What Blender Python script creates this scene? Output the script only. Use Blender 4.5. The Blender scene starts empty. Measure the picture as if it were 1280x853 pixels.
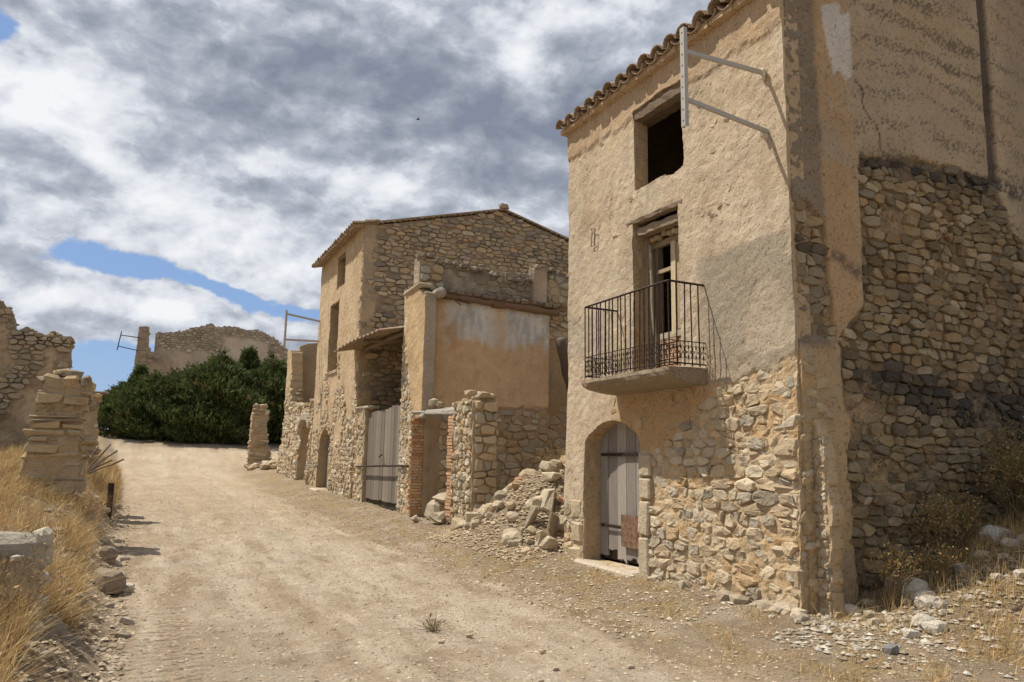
import bpy, math, random
import numpy as np
from mathutils import Matrix, Vector

S = bpy.context.scene
COL = S.collection
R = math.radians
rnd = random.Random(7)

# ------------------------------------------------------------------ camera
CAMP = (0.0, 0.0, 1.65)
def cam_axes(pitch, roll, yaw):
    F = np.array([math.sin(yaw)*math.cos(pitch), math.cos(yaw)*math.cos(pitch), math.sin(pitch)])
    Rt = np.array([math.cos(yaw), -math.sin(yaw), 0.0]); U = np.cross(Rt, F)
    c, s = math.cos(roll), math.sin(roll)
    return F, c*Rt + s*U, -s*Rt + c*U
CF, CR, CU = cam_axes(R(9.0), R(1.0), R(26.2))
cd = bpy.data.cameras.new('camera'); cam = bpy.data.objects.new('camera', cd); COL.objects.link(cam)
M = Matrix.Identity(4)
for i in range(3):
    M[i][0] = CR[i]; M[i][1] = CU[i]; M[i][2] = -CF[i]; M[i][3] = CAMP[i]
cam.matrix_world = M
cd.sensor_width = 36.0; cd.lens = 950/1280*36; cd.clip_start = 0.05; cd.clip_end = 3000
S.camera = cam

# ------------------------------------------------------------------ node helpers
class E:
    """a float socket with arithmetic that builds Math nodes"""
    def __init__(s, nt, sock): s.nt = nt; s.s = sock
    def _m(s, op, *a):
        n = s.nt.nodes.new('ShaderNodeMath'); n.operation = op
        for i, v in enumerate((s,)+a):
            if isinstance(v, E): s.nt.links.new(v.s, n.inputs[i])
            else: n.inputs[i].default_value = v
        return E(s.nt, n.outputs[0])
    def __add__(s, o): return s._m('ADD', o)
    __radd__ = __add__
    def __sub__(s, o): return s._m('SUBTRACT', o)
    def __rsub__(s, o): return s._m('MULTIPLY', -1.0)._m('ADD', o)
    def __mul__(s, o): return s._m('MULTIPLY', o)
    __rmul__ = __mul__
    def __truediv__(s, o): return s._m('DIVIDE', o)
    def __neg__(s): return s*-1.0
    def pw(s, o): return s._m('POWER', o)
    def exp(s): return s._m('EXPONENT')
    def mx(s, o): return s._m('MAXIMUM', o)
    def mn(s, o): return s._m('MINIMUM', o)
    def sin(s): return s._m('SINE')
    def step(s, a, b):
        n = s.nt.nodes.new('ShaderNodeMapRange'); n.interpolation_type = 'SMOOTHSTEP'
        s.nt.links.new(s.s, n.inputs['Value'])
        n.inputs['From Min'].default_value = a; n.inputs['From Max'].default_value = b
        return E(s.nt, n.outputs['Result'])
def noise(nt, vec, scale, detail=4, rough=.55, dist=0.0, out='Fac'):
    n = nt.nodes.new('ShaderNodeTexNoise'); nt.links.new(vec, n.inputs['Vector'])
    n.inputs['Scale'].default_value = scale; n.inputs['Detail'].default_value = detail
    n.inputs['Roughness'].default_value = rough; n.inputs['Distortion'].default_value = dist
    return E(nt, n.outputs[out]) if out == 'Fac' else n.outputs[out]
def comb(nt, *v):
    n = nt.nodes.new('ShaderNodeCombineXYZ')
    for i, a in enumerate(v):
        if isinstance(a, E): nt.links.new(a.s, n.inputs[i])
        else: n.inputs[i].default_value = a
    return n.outputs[0]
def mixc(nt, f, a, b, mode='MIX'):
    n = nt.nodes.new('ShaderNodeMix'); n.data_type = 'RGBA'; n.blend_type = mode
    if isinstance(f, E): nt.links.new(f.s, n.inputs[0])
    else: n.inputs[0].default_value = f
    for i, v in ((6, a), (7, b)):
        if isinstance(v, (tuple, list)): n.inputs[i].default_value = tuple(v)+(1,) if len(v) == 3 else v
        else: nt.links.new(v, n.inputs[i])
    return n.outputs[2]

# ------------------------------------------------------------------ world: sky with broken cloud
SUN = np.array([-0.60, 0.48, 1.33]); SUN /= np.linalg.norm(SUN)
W = bpy.data.worlds.new('World'); S.world = W; W.use_nodes = True
nt = W.node_tree; nt.nodes.clear()
bg = nt.nodes.new('ShaderNodeBackground'); wo = nt.nodes.new('ShaderNodeOutputWorld')
sky = nt.nodes.new('ShaderNodeTexSky'); sky.sky_type = 'NISHITA'; sky.sun_disc = False
sky.sun_elevation = math.asin(SUN[2]); sky.sun_rotation = math.atan2(SUN[0], SUN[1])
sky.altitude = 300; sky.air_density = 1.0; sky.dust_density = 1.0; sky.ozone_density = 1.5
SKY_STRENGTH = 0.10
bg.inputs['Strength'].default_value = SKY_STRENGTH
tc = nt.nodes.new('ShaderNodeTexCoord'); sp = nt.nodes.new('ShaderNodeSeparateXYZ')
nt.links.new(tc.outputs['Generated'], sp.inputs[0])
dx, dy, dz = (E(nt, sp.outputs[i]) for i in range(3))
zc = dz.mx(0.0) + 0.75
pv = comb(nt, dx*1.15, dy*1.15, dz*1.9)
DEG = 57.2958
az = dx._m('ARCTAN2', dy)*DEG; el = dz._m('ARCSINE')*DEG
wn = noise(nt, pv, 3.0, 6, .62) - .5; wn2 = noise(nt, comb(nt, dy/zc + 7.0, dx/zc, 2.0), 3.2, 6, .62) - .5
azw = az + wn*9.0; elw = el + wn2*6.5
def blob(a0, e0, sa, se, rot=0.0):
    u = azw - a0; v = elw - e0; c, s = math.cos(R(rot)), math.sin(R(rot))
    p = (u*c + v*s)/sa; q = (v*c - u*s)/se
    return ((p*p + q*q)*-1.0).exp()
nA = noise(nt, pv, 3.2, 9, .56, .2); nB = noise(nt, pv, 7.5, 9, .60, .2); nC = noise(nt, comb(nt, dx/zc, dy/zc + 11, 0.0), 1.2, 3, .5)
wv = comb(nt, dx*1.15 + (nB-.5)*.06, dy*1.15 + (nA-.5)*.06, dz*1.9 + (nB-.5)*.05)
wv2 = comb(nt, dx*1.15 + (nB-.5)*.06 - .008, dy*1.15 + (nA-.5)*.06 + .007, dz*1.9 + (nB-.5)*.05 + .028)
relief = noise(nt, wv, 8.0, 9, .55) - noise(nt, wv2, 8.0, 9, .55)
puff = noise(nt, wv, 4.2, 9, .56); bil = (noise(nt, wv, 6.0, 7, .55) - .5)._m('ABSOLUTE')
blue = (blob(-2, 12.9, 5.3, 1.15, 0)*1.0 + blob(5.5, 11.5, 4.3, .9, -12)*.95 + blob(-10.3, 25.6, 2.8, 1.3)*.9
        + blob(11, 11.0, 2.5, .8)*.5 + blob(-2, 5.6, 11, 1.9)*.95 + blob(-6, 2.2, 14, 1.2)*.6 + blob(24, 2.5, 40, 2.2)*.45)
cover = ((nA*.35 + nB*.40 + puff*.25 - .5)*2.9 + .82 - blue).step(.24, .50)
L = (.46 + (puff - .5)*1.05 + (nA - .5)*.45 + (nC - .5)*.3 + relief*1.9 + (bil - .09)*.9
     + blob(-7, 24, 6, 2.0)*.26 + blob(-3.5, 20.0, 7, 1.3, -25)*.42 + blob(-7, 16.6, 5, 1.3)*.25 + blob(1, 14.7, 8, .9)*.22
     + blob(-1, 10.0, 12, 1.2)*.42 + blob(8, 13.3, 5, .9)*.22 + blob(16, 19.5, 4.5, 1.2, -10)*.25 + blob(12, 14, 8, 2.2)*.15
     + blob(27, 29.8, 2.0, 3.0)*.42 + blob(31.5, 32.5, 4, 1.2)*.35 + blob(-2, 3.8, 8, .8)*.25
     - blob(14, 26, 10, 3.5)*.20 - blob(25, 24.5, 8, 4)*.26 - blob(33, 25, 3.5, 6)*.22 - blob(22, 16.5, 7, 2.2)*.10 - blob(2, 22.5, 4, 2)*.12)
lowb = 1.0 - el.step(9, 30)
L = (L + lowb*.05).mx(.02).mn(1.0)
cr = nt.nodes.new('ShaderNodeValToRGB'); nt.links.new(L.s, cr.inputs[0])
ce = cr.color_ramp; ce.elements[0].position = 0.0; ce.elements[0].color = (2.05, 2.35, 3.1, 1)
ce.elements[1].position = 1.0; ce.elements[1].color = (8.3, 8.45, 8.7, 1)
for p, c in ((.28, (3.0, 3.3, 3.95, 1)), (.5, (4.3, 4.65, 5.35, 1)), (.72, (6.6, 6.85, 7.4, 1))):
    e_ = ce.elements.new(p); e_.color = c
skyc = mixc(nt, .6, sky.outputs[0], (2.2, 3.7, 6.9))
wc = mixc(nt, cover, skyc, cr.outputs[0])
nt.links.new(wc, bg.inputs['Color']); nt.links.new(bg.outputs[0], wo.inputs[0])

# ------------------------------------------------------------------ sun
sl = bpy.data.lights.new('sun', 'SUN'); sl.energy = 5.0; sl.angle = R(.5); sl.color = (1.0, .93, .82)
so = bpy.data.objects.new('sun', sl); COL.objects.link(so)
so.rotation_euler = Vector(-SUN).to_track_quat('-Z', 'Y').to_euler(); so.location = (-10, 10, 30)
S.view_settings.view_transform = 'Standard'; S.view_settings.look = 'None'
S.view_settings.exposure = 0.12; S.view_settings.gamma = 1.0

# ------------------------------------------------------------------ numpy noise
_rs = np.random.RandomState(3)
_P = _rs.permutation(256); _P = np.concatenate([_P, _P, _P[:2]])
_G = _rs.normal(size=(256, 3)); _G /= np.linalg.norm(_G, axis=1)[:, None]
def pn(x, y, z):
    x = np.asarray(x, float); y = np.asarray(y, float)+0*x; z = np.asarray(z, float)+0*x
    xi = np.floor(x).astype(int); yi = np.floor(y).astype(int); zi = np.floor(z).astype(int)
    xf, yf, zf = x-xi, y-yi, z-zi
    f = lambda t: t*t*t*(t*(t*6-15)+10)
    u, v, w = f(xf), f(yf), f(zf); xi &= 255; yi &= 255; zi &= 255
    def g(a, b, c):
        h = _P[_P[_P[(xi+a) & 255]+((yi+b) & 255)]+((zi+c) & 255)]
        G = _G[h]; return G[..., 0]*(xf-a)+G[..., 1]*(yf-b)+G[..., 2]*(zf-c)
    l = lambda a, b, t: a+(b-a)*t
    return l(l(l(g(0,0,0), g(1,0,0), u), l(g(0,1,0), g(1,1,0), u), v), l(l(g(0,0,1), g(1,0,1), u), l(g(0,1,1), g(1,1,1), u), v), w)
def fbm(x, y, z=0.0, o=4, s=1.0, r=.5):
    t = 0; a = 1.0
    for k in range(o):
        t = t + a*pn(np.asarray(x)*s+k*17.3, np.asarray(y)*s+k*5.1, np.asarray(z)*s+k*9.7); s *= 2.03; a *= r
    return t*1.4
def sst(a, b, x): t = np.clip((np.asarray(x, float)-a)/(b-a), 0, 1); return t*t*(3-2*t)
def mixa(a, b, t):
    a = np.asarray(a, float); b = np.asarray(b, float); t = np.asarray(t)[..., None]
    return a*(1-t)+b*t

# ------------------------------------------------------------------ object helpers
WL = {}
def link(o, parent=None, world=(0, 0, 0)):
    COL.objects.link(o)
    world = Vector(world)
    if parent is not None:
        o.parent = parent; o.location = world-WL[parent.name]
    else: o.location = world
    WL[o.name] = world
    return o
def tag(o, label=None, cat=None, group=None, kind=None):
    for k, v in (('label', label), ('category', cat), ('group', group), ('kind', kind)):
        if v: o[k] = v
    return o
def thing(name, loc, label, cat, group=None):
    return tag(link(bpy.data.objects.new(name, None), None, loc), label, cat, group)
def mesh_data(name, V, Fc, mat, col=None, smooth=False):
    me = bpy.data.meshes.new(name)
    me.from_pydata(V if isinstance(V, list) else V.tolist(), [], Fc if isinstance(Fc, list) else Fc.tolist())
    if mat is not None: me.materials.append(mat)
    if col is not None:
        a = me.color_attributes.new('Col', 'FLOAT_COLOR', 'POINT')
        c = np.ones((len(me.vertices), 4), np.float32); c[:, :3] = np.asarray(col, np.float32)
        a.data.foreach_set('color', c.ravel())
    if smooth: me.shade_smooth()
    me.update(); return me
def obj(name, V, Fc, mat, parent=None, col=None, smooth=False, origin=None, kind=None, label=None):
    V = np.asarray(V, float)
    if origin is None:
        origin = (V.max(0)+V.min(0))/2; origin[2] = V[:, 2].min()
    me = mesh_data(name, V-np.asarray(origin), Fc, mat, col, smooth)
    o = link(bpy.data.objects.new(name, me), parent, origin)
    if kind: o['kind'] = kind
    if label: o['label'] = label
    return o
class MB:
    """collects shapes into one mesh"""
    def __init__(s): s.V = []; s.F = []; s.C = []
    def add(s, V, F, col=(.5, .5, .5)):
        n = len(s.V); s.V.extend([tuple(v) for v in V]); s.F.extend([tuple(i+n for i in f) for f in F])
        c = np.asarray(col, float)
        s.C.extend([tuple(c)]*len(V) if c.ndim == 1 else [tuple(q) for q in c])
        return s
    def box(s, lo, hi, col=(.5, .5, .5), jit=0.0, r=rnd):
        V, F = box_vf(lo, hi)
        if jit: V = [tuple(c+r.uniform(-jit, jit) for c in v) for v in V]
        return s.add(V, F, col)
    def tube(s, pts, rad, n=6, col=(.1, .1, .1), cap=True):
        V, F = tube_vf(pts, rad, n, cap); return s.add(V, F, col)
    def build(s, name, mat, parent=None, smooth=False, **k):
        return obj(name, s.V, s.F, mat, parent, col=np.array(s.C), smooth=smooth, **k)
def box_vf(lo, hi):
    x0, y0, z0 = lo; x1, y1, z1 = hi
    V = [(x0,y0,z0),(x1,y0,z0),(x1,y1,z0),(x0,y1,z0),(x0,y0,z1),(x1,y0,z1),(x1,y1,z1),(x0,y1,z1)]
    return V, [(0,3,2,1),(4,5,6,7),(0,1,5,4),(1,2,6,5),(2,3,7,6),(3,0,4,7)]
def tube_vf(pts, rad, n=6, cap=True):
    P = [np.array(p, float) for p in pts]; V = []; F = []
    rads = rad if isinstance(rad, (list, tuple)) else [rad]*len(P)
    prev = None
    for i, p in enumerate(P):
        t = P[min(i+1, len(P)-1)]-P[max(i-1, 0)]; t /= (np.linalg.norm(t)+1e-9)
        if prev is None:
            a = np.array([0, 0, 1.0]) if abs(t[2]) < .9 else np.array([1.0, 0, 0])
        else: a = prev
        b = np.cross(t, a); b /= np.linalg.norm(b); a = np.cross(b, t); prev = a
        for k in range(n):
            th = 2*math.pi*k/n; V.append(tuple(p+rads[i]*(math.cos(th)*a+math.sin(th)*b)))
    for i in range(len(P)-1):
        for k in range(n):
            k2 = (k+1) % n; F.append((i*n+k, i*n+k2, (i+1)*n+k2, (i+1)*n+k))
    if cap: F.append(tuple(range(n))[::-1]); F.append(tuple((len(P)-1)*n+k for k in range(n)))
    return V, F
def rough_block(lo, hi, r, jit=.03, bev=.12, n=0):
    """an uneven stone block: bevelled box with jittered corners (44 triangles)"""
    lo = np.array(lo, float); hi = np.array(hi, float); c = (lo+hi)/2; h = (hi-lo)/2
    b = min(h)*2*bev; V = []; idx = {}
    cj = {}
    for sx in (-1, 1):
        for sy in (-1, 1):
            for sz in (-1, 1):
                cj[(sx, sy, sz)] = np.array([r.uniform(-jit, jit) for _ in range(3)])-np.array([sx, sy, sz])*r.uniform(0, jit)
                for ax in range(3):
                    p = h*np.array([sx, sy, sz]).astype(float); q = p.copy()
                    for k in range(3):
                        if k != ax: q[k] -= b*(sx, sy, sz)[k]
                    idx[(sx, sy, sz, ax)] = len(V); V.append(tuple(c+q+cj[(sx, sy, sz)]))
    F = []
    for ax in range(3):
        o1, o2 = (ax+1) % 3, (ax+2) % 3
        for s in (-1, 1):
            f = []
            for a, b_ in ((-1,-1),(1,-1),(1,1),(-1,1)):
                k = [0, 0, 0]; k[ax] = s; k[o1] = a; k[o2] = b_; f.append(idx[(k[0], k[1], k[2], ax)])
            F.append(tuple(f) if s > 0 else tuple(f[::-1]))
        for a in (-1, 1):               # edge strips along axis ax
            for b_ in (-1, 1):
                k0 = [0]*3; k1 = [0]*3; k0[o1] = k1[o1] = a; k0[o2] = k1[o2] = b_; k0[ax] = -1; k1[ax] = 1
                f = (idx[tuple(k0)+(o1,)], idx[tuple(k1)+(o1,)], idx[tuple(k1)+(o2,)], idx[tuple(k0)+(o2,)])
                F.append(f if a*b_ < 0 else f[::-1])
    for sx in (-1, 1):
        for sy in (-1, 1):
            for sz in (-1, 1):
                f = tuple(idx[(sx, sy, sz, a)] for a in range(3)); F.append(f if sx*sy*sz > 0 else f[::-1])
    return V, F
def rock_vf(c, sz, r, rot=None, n=2, rough=.22):
    """a fallen stone: faceted irregular lump, 42 vertices"""
    V, F = ICO2 if max(sz) > .17 and n == 3 else ICO
    sx, sy, szz = sz; out = []
    A = np.array(V)
    off = r.random()*100
    nn = 1+rough*2*pn(A[:, 0]*1.3+off, A[:, 1]*1.3, A[:, 2]*1.3)+rough*.9*pn(A[:, 0]*3.1+off, A[:, 1]*3.1, A[:, 2]*3.1)
    A = A*nn[:, None]
    q = np.sign(A)*np.abs(A)**.75; A = q*np.array([sx, sy, szz])/2
    e = Matrix.Rotation(rot[2], 3, 'Z') @ Matrix.Rotation(rot[0], 3, 'X') @ Matrix.Rotation(rot[1], 3, 'Y') if rot else Matrix.Rotation(r.uniform(0, 6.28), 3, 'Z')
    A = A @ np.array(e).T+np.array(c)
    return A, F
def _ico():
    import bmesh
    bm = bmesh.new(); bmesh.ops.create_icosphere(bm, subdivisions=2, radius=1)
    V = [tuple(v.co) for v in bm.verts]; F = [tuple(v.index for v in f.verts) for f in bm.faces]; bm.free(); return V, F
def _ico1():
    import bmesh
    bm = bmesh.new(); bmesh.ops.create_icosphere(bm, subdivisions=1, radius=1)
    V = [tuple(v.co) for v in bm.verts]; F = [tuple(v.index for v in f.verts) for f in bm.faces]; bm.free(); return V, F
ICO1 = _ico1(); ICO = _ico1(); ICO2 = _ico()

# ------------------------------------------------------------------ materials
def material(name, build):
    m = bpy.data.materials.new(name); m.use_nodes = True; t = m.node_tree
    b = t.nodes['Principled BSDF']; b.inputs['Roughness'].default_value = .9
    b.inputs['Specular IOR Level'].default_value = .2
    build(t, b); return m
def attr(t, n='Col'):
    a = t.nodes.new('ShaderNodeAttribute'); a.attribute_name = n; return a.outputs['Color']
def pos(t): return t.nodes.new('ShaderNodeNewGeometry').outputs['Position']
def opos(t): return t.nodes.new('ShaderNodeTexCoord').outputs['Object']
def bump(t, b, h, dist, strength=1.0, prev=None):
    n = t.nodes.new('ShaderNodeBump'); n.inputs['Distance'].default_value = dist; n.inputs['Strength'].default_value = strength
    t.links.new(h.s, n.inputs['Height'])
    if prev is not None: t.links.new(prev.outputs[0], n.inputs['Normal'])
    t.links.new(n.outputs[0], b.inputs['Normal']); return n
def scale_col(t, col, f):
    n = t.nodes.new('ShaderNodeVectorMath'); n.operation = 'SCALE'; t.links.new(col, n.inputs[0])
    t.links.new(f.s, n.inputs['Scale']); return n.outputs[0]
def m_masonry(t, b, fine=34, spots=.5, dist=.012):
    p = pos(t); c = attr(t)
    n1 = noise(t, p, 2.3, 6, .6); n2 = noise(t, p, fine, 5, .65); n3 = noise(t, p, 9, 5, .6)
    n0 = noise(t, p, .8, 5, .6); n5 = noise(t, p, 90, 3, .7); c = scale_col(t, c, .24+n0*.30+n1*.46+n2*.52+n3*.20)
    spk = n5.step(.66, .74); c = mixc(t, spk*.35, c, (.62, .54, .42))
    pits = 1.0-n2.step(.31, .41)
    c = mixc(t, pits*.75*spots, c, (.10, .075, .05))
    hue = noise(t, p, 1.1, 4, .6).step(.45, .7)
    c = mixc(t, hue*.30, c, mixc(t, .55, c, (.40, .24, .11)))
    t.links.new(c, b.inputs['Base Color'])
    b1 = bump(t, b, n3, .022, .6); bump(t, b, n2 - pits*.7, dist*.8, .9, b1)
def m_stone(t, b):
    p = pos(t); c = attr(t)
    n1 = noise(t, p, 6, 6, .65); n2 = noise(t, p, 45, 5, .65); n3 = noise(t, p, 17, 5, .6)
    c = scale_col(t, c, .52+n1*.5+n2*.28+n3*.18)
    lich = noise(t, p, 21, 6, .7).step(.60, .70)
    c = mixc(t, lich*.35, c, (.13, .12, .10))
    pale = noise(t, p, 13, 6, .7).step(.60, .72)
    c = mixc(t, pale*.3, c, (.58, .52, .42))
    t.links.new(c, b.inputs['Base Color'])
    b1 = bump(t, b, n1+n3*.6, .05, .8); bump(t, b, n2, .012, 1.0, b1)
def m_ground(t, b):
    p = pos(t); c = attr(t)
    n1 = noise(t, p, 1.6, 7, .62); n2 = noise(t, p, 22, 6, .7); n3 = noise(t, p, 75, 4, .7); n4 = noise(t, p, 6, 6, .65)
    c = scale_col(t, c, .28+n1*.42+n2*.44+n3*.34+n4*.26)
    dusty = noise(t, p, .9, 8, .68, .4).step(.52, .66)
    c = mixc(t, dusty*.5, c, (.62, .53, .41))
    grit = noise(t, p, 38, 3, .6).step(.62, .70); c = mixc(t, grit*.4, c, (.68, .60, .48))
    dark = 1.0-noise(t, p, 26, 6, .75).step(.36, .45); c = mixc(t, dark*.6, c, (.16, .11, .07))
    t.links.new(c, b.inputs['Base Color'])
    sp_ = t.nodes.new('ShaderNodeSeparateXYZ'); t.links.new(p, sp_.inputs[0])
    X, Y = E(t, sp_.outputs[0]), E(t, sp_.outputs[1])
    track = (X + noise(t, p, 1.5, 2)*.2).step(.05, .2)*(1.0-(X + noise(t, p, 2.5, 2)*.2).step(.62, .85))*(1.0-(Y).step(7.5, 10.5))
    ribs = ((Y*52.0 + noise(t, p, 2, 2)*3.0 + X*3.0).sin()*.5+.5)*track*noise(t, p, 5, 4, .7).step(.35, .6)
    b1 = bump(t, b, n4+n1*.8, .12, .8); b2 = bump(t, b, n2, .09, 1.0, b1); b3 = bump(t, b, n3, .03, 1.0, b2)
    bump(t, b, ribs, .035, 1.0, b3)
def m_wood(t, b):
    p = opos(t); c = attr(t)
    mp = t.nodes.new('ShaderNodeMapping'); mp.inputs['Scale'].default_value = (14, 14, 1.1); t.links.new(p, mp.inputs[0])
    g = noise(t, mp.outputs[0], 3.5, 7, .7, .6); g2 = noise(t, mp.outputs[0], 14, 4, .7)
    c = scale_col(t, c, .35+g*.85+g2*.4)
    cr_ = 1.0-g.step(.28, .40); c = mixc(t, cr_*.75, c, (.03, .024, .02))
    t.links.new(c, b.inputs['Base Color']); bump(t, b, g+g2*.5, .012, .9)
def m_beam(t, b):
    p = opos(t); c = attr(t)
    g = noise(t, p, 9, 8, .7, 1.4); g2 = noise(t, p, 40, 4, .7)
    c = scale_col(t, c, .35+g*.8+g2*.45); t.links.new(c, b.inputs['Base Color']); bump(t, b, g+g2*.4, .02, .9)
def m_iron(t, b):
    p = pos(t); n = noise(t, p, 30, 6, .7); c = mixc(t, n.step(.4, .65), (.020, .016, .014), (.07, .038, .024))
    t.links.new(c, b.inputs['Base Color']); b.inputs['Roughness'].default_value = .7; bump(t, b, n, .003, .6)
def m_rust(t, b):
    p = pos(t); n = noise(t, p, 14, 7, .7, .6); c = mixc(t, n.step(.35, .65), (.11, .065, .04), (.25, .155, .10))
    t.links.new(c, b.inputs['Base Color']); bump(t, b, n, .004, .8)
def m_galv(t, b):
    p = pos(t); n = noise(t, p, 12, 6, .7); c = mixc(t, n, (.34, .32, .28), (.50, .47, .41))
    t.links.new(c, b.inputs['Base Color']); b.inputs['Metallic'].default_value = .35; b.inputs['Roughness'].default_value = .55
    bump(t, b, n, .002, .5)
def m_tile(t, b):
    p = pos(t); n = noise(t, p, 7, 6, .7); n2 = noise(t, p, 40, 4, .7)
    c = mixc(t, n.step(.35, .65), (.31, .21, .14), (.42, .34, .245)); c = mixc(t, (1.0-n2.step(.35, .5))*.8, c, (.08, .06, .045))
    t.links.new(c, b.inputs['Base Color']); bump(t, b, n+n2*.4, .008, .8)
def m_leaf(t, b):
    c = attr(t); n = noise(t, pos(t), 3, 3, .6); c = scale_col(t, c, .6+n*.8)
    t.links.new(c, b.inputs['Base Color']); b.inputs['Roughness'].default_value = .7
    tr = t.nodes.new('ShaderNodeBsdfTranslucent'); t.links.new(c, tr.inputs[0])
    mx = t.nodes.new('ShaderNodeMixShader'); mx.inputs[0].default_value = .22
    t.links.new(b.outputs[0], mx.inputs[1]); t.links.new(tr.outputs[0], mx.inputs[2])
    t.links.new(mx.outputs[0], t.nodes['Material Output'].inputs[0])
def m_dark(t, b):
    n = noise(t, pos(t), 5, 4, .6); c = mixc(t, n, (.05, .04, .032), (.11, .085, .06)); t.links.new(c, b.inputs['Base Color'])
MT = {k: material(k, f) for k, f in dict(masonry=m_masonry, stone=m_stone, ground=m_ground, wood=m_wood, beam=m_beam, iron=m_iron,
      rust=m_rust, galvanised=m_galv, tile=m_tile, leaf=m_leaf, interior=m_dark).items()}

# ------------------------------------------------------------------ terrain height
PY = [-60, 0, 12, 20, 28, 35, 41, 50, 60, 75, 120, 400, 900]
PZ = [-.3, 0, .05, .15, .42, .76, 1.25, 2.55, 3.1, 3.6, 4.2, 4.2, 4.2]
def edge_l(y): return np.interp(y, [0, 5, 12, 30, 45, 60, 100], [.15, .1, -.05, -.1, -.6, -2.2, -7])
def zt(x, y):
    x = np.asarray(x, float); y = np.asarray(y, float)
    z = np.interp(y, PY, PZ)
    fade = 1-sst(38, 50, y)
    z = z+.22*sst(4.5, 6.0, x)*fade
    bh = np.interp(y, [-5, 3, 7, 12, 15, 20, 28, 40, 55], [.5, .55, .62, .95, 1.15, 1.45, 1.2, .5, .1])
    d = edge_l(y)-x+.12*fbm(x*0, y, 3, 3, .9)
    z = z+bh*(.62*sst(0, .75, d)+.38*sst(.5, 2.0, d))+.05*np.clip(d-2, 0, 20)*(1-sst(30, 60, y))
    z = z+1.45*np.exp(-(((x-8.0)/1.7)**2+((y-12.3)/1.3)**2))+.55*np.exp(-(((x-6.4)/.8)**2+((y-11.9)/1.15)**2))
    z = z+(.30*np.clip(x-6.2, 0, 6)+.18*sst(6.5, 8, x)*np.exp(-((y-4.6)/.7)**2))*(1-sst(4.8, 7.5, y))*sst(-6, 2, y)
    n = .05*fbm(x, y, 0, 3, .5)+.03*fbm(x, y, 2, 3, 2.0)+.012*fbm(x, y, 4, 2, 9.0)
    road = sst(0, .5, -d)*(1-sst(4.6, 5.4, x))
    rut = -.035*np.exp(-((x-1.35-.12*np.sin(y*.35))/.22)**2)-.045*np.exp(-((x-3.15-.1*np.sin(y*.3+1))/.25)**2)+.03*np.exp(-((x-2.25)/.4)**2)
    bank = sst(0, .4, d)*(1-sst(6, 10, d))
    n = n*(1+bank*1.2)+bank*.05*fbm(x, y, 7, 3, 3.5)
    return z+n*np.clip(1.2-y/200, .3, 1)+rut*road*(1-sst(20, 35, y))
def zt1(x, y): return float(zt(np.array([x]), np.array([y]))[0])

def spaced(lo, hi, core_lo, core_hi, step, g):
    a = list(np.arange(core_lo, core_hi, step)); s = step; v = a[-1]
    while v < hi: s *= g; v += s; a.append(v)
    s = step; v = a[0]; b = []
    while v > lo: s *= g; v -= s; b.append(v)
    return np.array(b[::-1]+a)
def build_ground():
    xs = spaced(-900, 900, -1.6, 7.4, .045, 1.07); ys = spaced(-60, 1500, 3.2, 15, .05, 1.035)
    X, Y = np.meshgrid(xs, ys, indexing='ij'); Z = zt(X, Y)
    far = sst(90, 300, np.hypot(X, Y-20)); Z = Z*(1-far)+far*(3.9)
    nx, ny = X.shape
    V = np.stack([X.ravel(), Y.ravel(), Z.ravel()], 1)
    I = np.arange(nx*ny).reshape(nx, ny)
    Fc = np.stack([I[:-1, :-1], I[1:, :-1], I[1:, 1:], I[:-1, 1:]], -1).reshape(-1, 4)
    x, y = X.ravel(), Y.ravel()
    n1 = fbm(x, y, 1, 4, .8); n2 = fbm(x, y, 5, 4, 2.2); n3 = fbm(x, y, 8, 3, .33)
    road = np.array([.58, .445, .305]); pale = np.array([.74, .62, .465]); brown = np.array([.34, .25, .16]); straw = np.array([.44, .32, .165])
    C = mixa(road[None, :], pale[None, :], np.clip(.35+n1*1.1, 0, 1)*.6)
    ns = fbm(x*2.6, y*.42, 6, 4, 1.0); ns2 = fbm(x*6, y*1.1, 16, 3, 1.0)
    C = mixa(C, pale[None, :]*1.08, sst(.05, .45, ns+.35*ns2)*.85*(1-.8*sst(16, 26, y))); C = mixa(C, np.array([[.42, .30, .19]]), sst(.10, .5, -ns+.4*ns2)*.75*(1-.8*sst(16, 26, y)))
    d = edge_l(y)-x
    band = np.exp(-((x-3.0-.3*n1)/.75)**2)+.8*np.exp(-((x-1.3-.2*n1)/.45)**2)
    C = mixa(C, pale[None, :], np.clip(band*(.6+n2*1.6), 0, 1)*.9)
    lowleft = sst(2.4, .3, x)*(1-sst(7, 10, y)); C = mixa(C, np.array([[.38, .30, .21]]), lowleft*.35)
    v = sst(4.1, 5.0, x+.5*n1)*(1-sst(34, 44, y)); C = mixa(C, brown[None, :], v*.75)
    C = mixa(C, straw[None, :], v*sst(-.05, .3, n2+n1*.4)*.75)
    C = mixa(C, straw[None, :], sst(.12, .4, n2+.5*n3)*.35*sst(12, 20, y))
    C = mixa(C, brown[None, :], sst(-.05, .3, d)*.7); C = mixa(C, straw[None, :], sst(.35, 1.0, d+.5*n2)*.7)
    rz = np.exp(-(((x-7.3)/1.7)**2+((y-12.2)/1.4)**2)); C = mixa(C, np.array([[.42, .33, .22]]), np.clip(rz*1.6, 0, 1))
    C = mixa(C, brown[None, :]*.9, sst(42, 49, y-1.2*n1*3-.25*np.abs(x))*.8*sst(-.3, .3, n3+n1+.2)); 
    g = sst(80, 150, np.hypot(x, y)); C = mixa(C, np.array([[.20, .17, .09]]), g)
    o = obj('ground', V, Fc, MT['ground'], None, col=C, smooth=True, origin=(0, 0, 0), kind='structure'); return o
build_ground()

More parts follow.
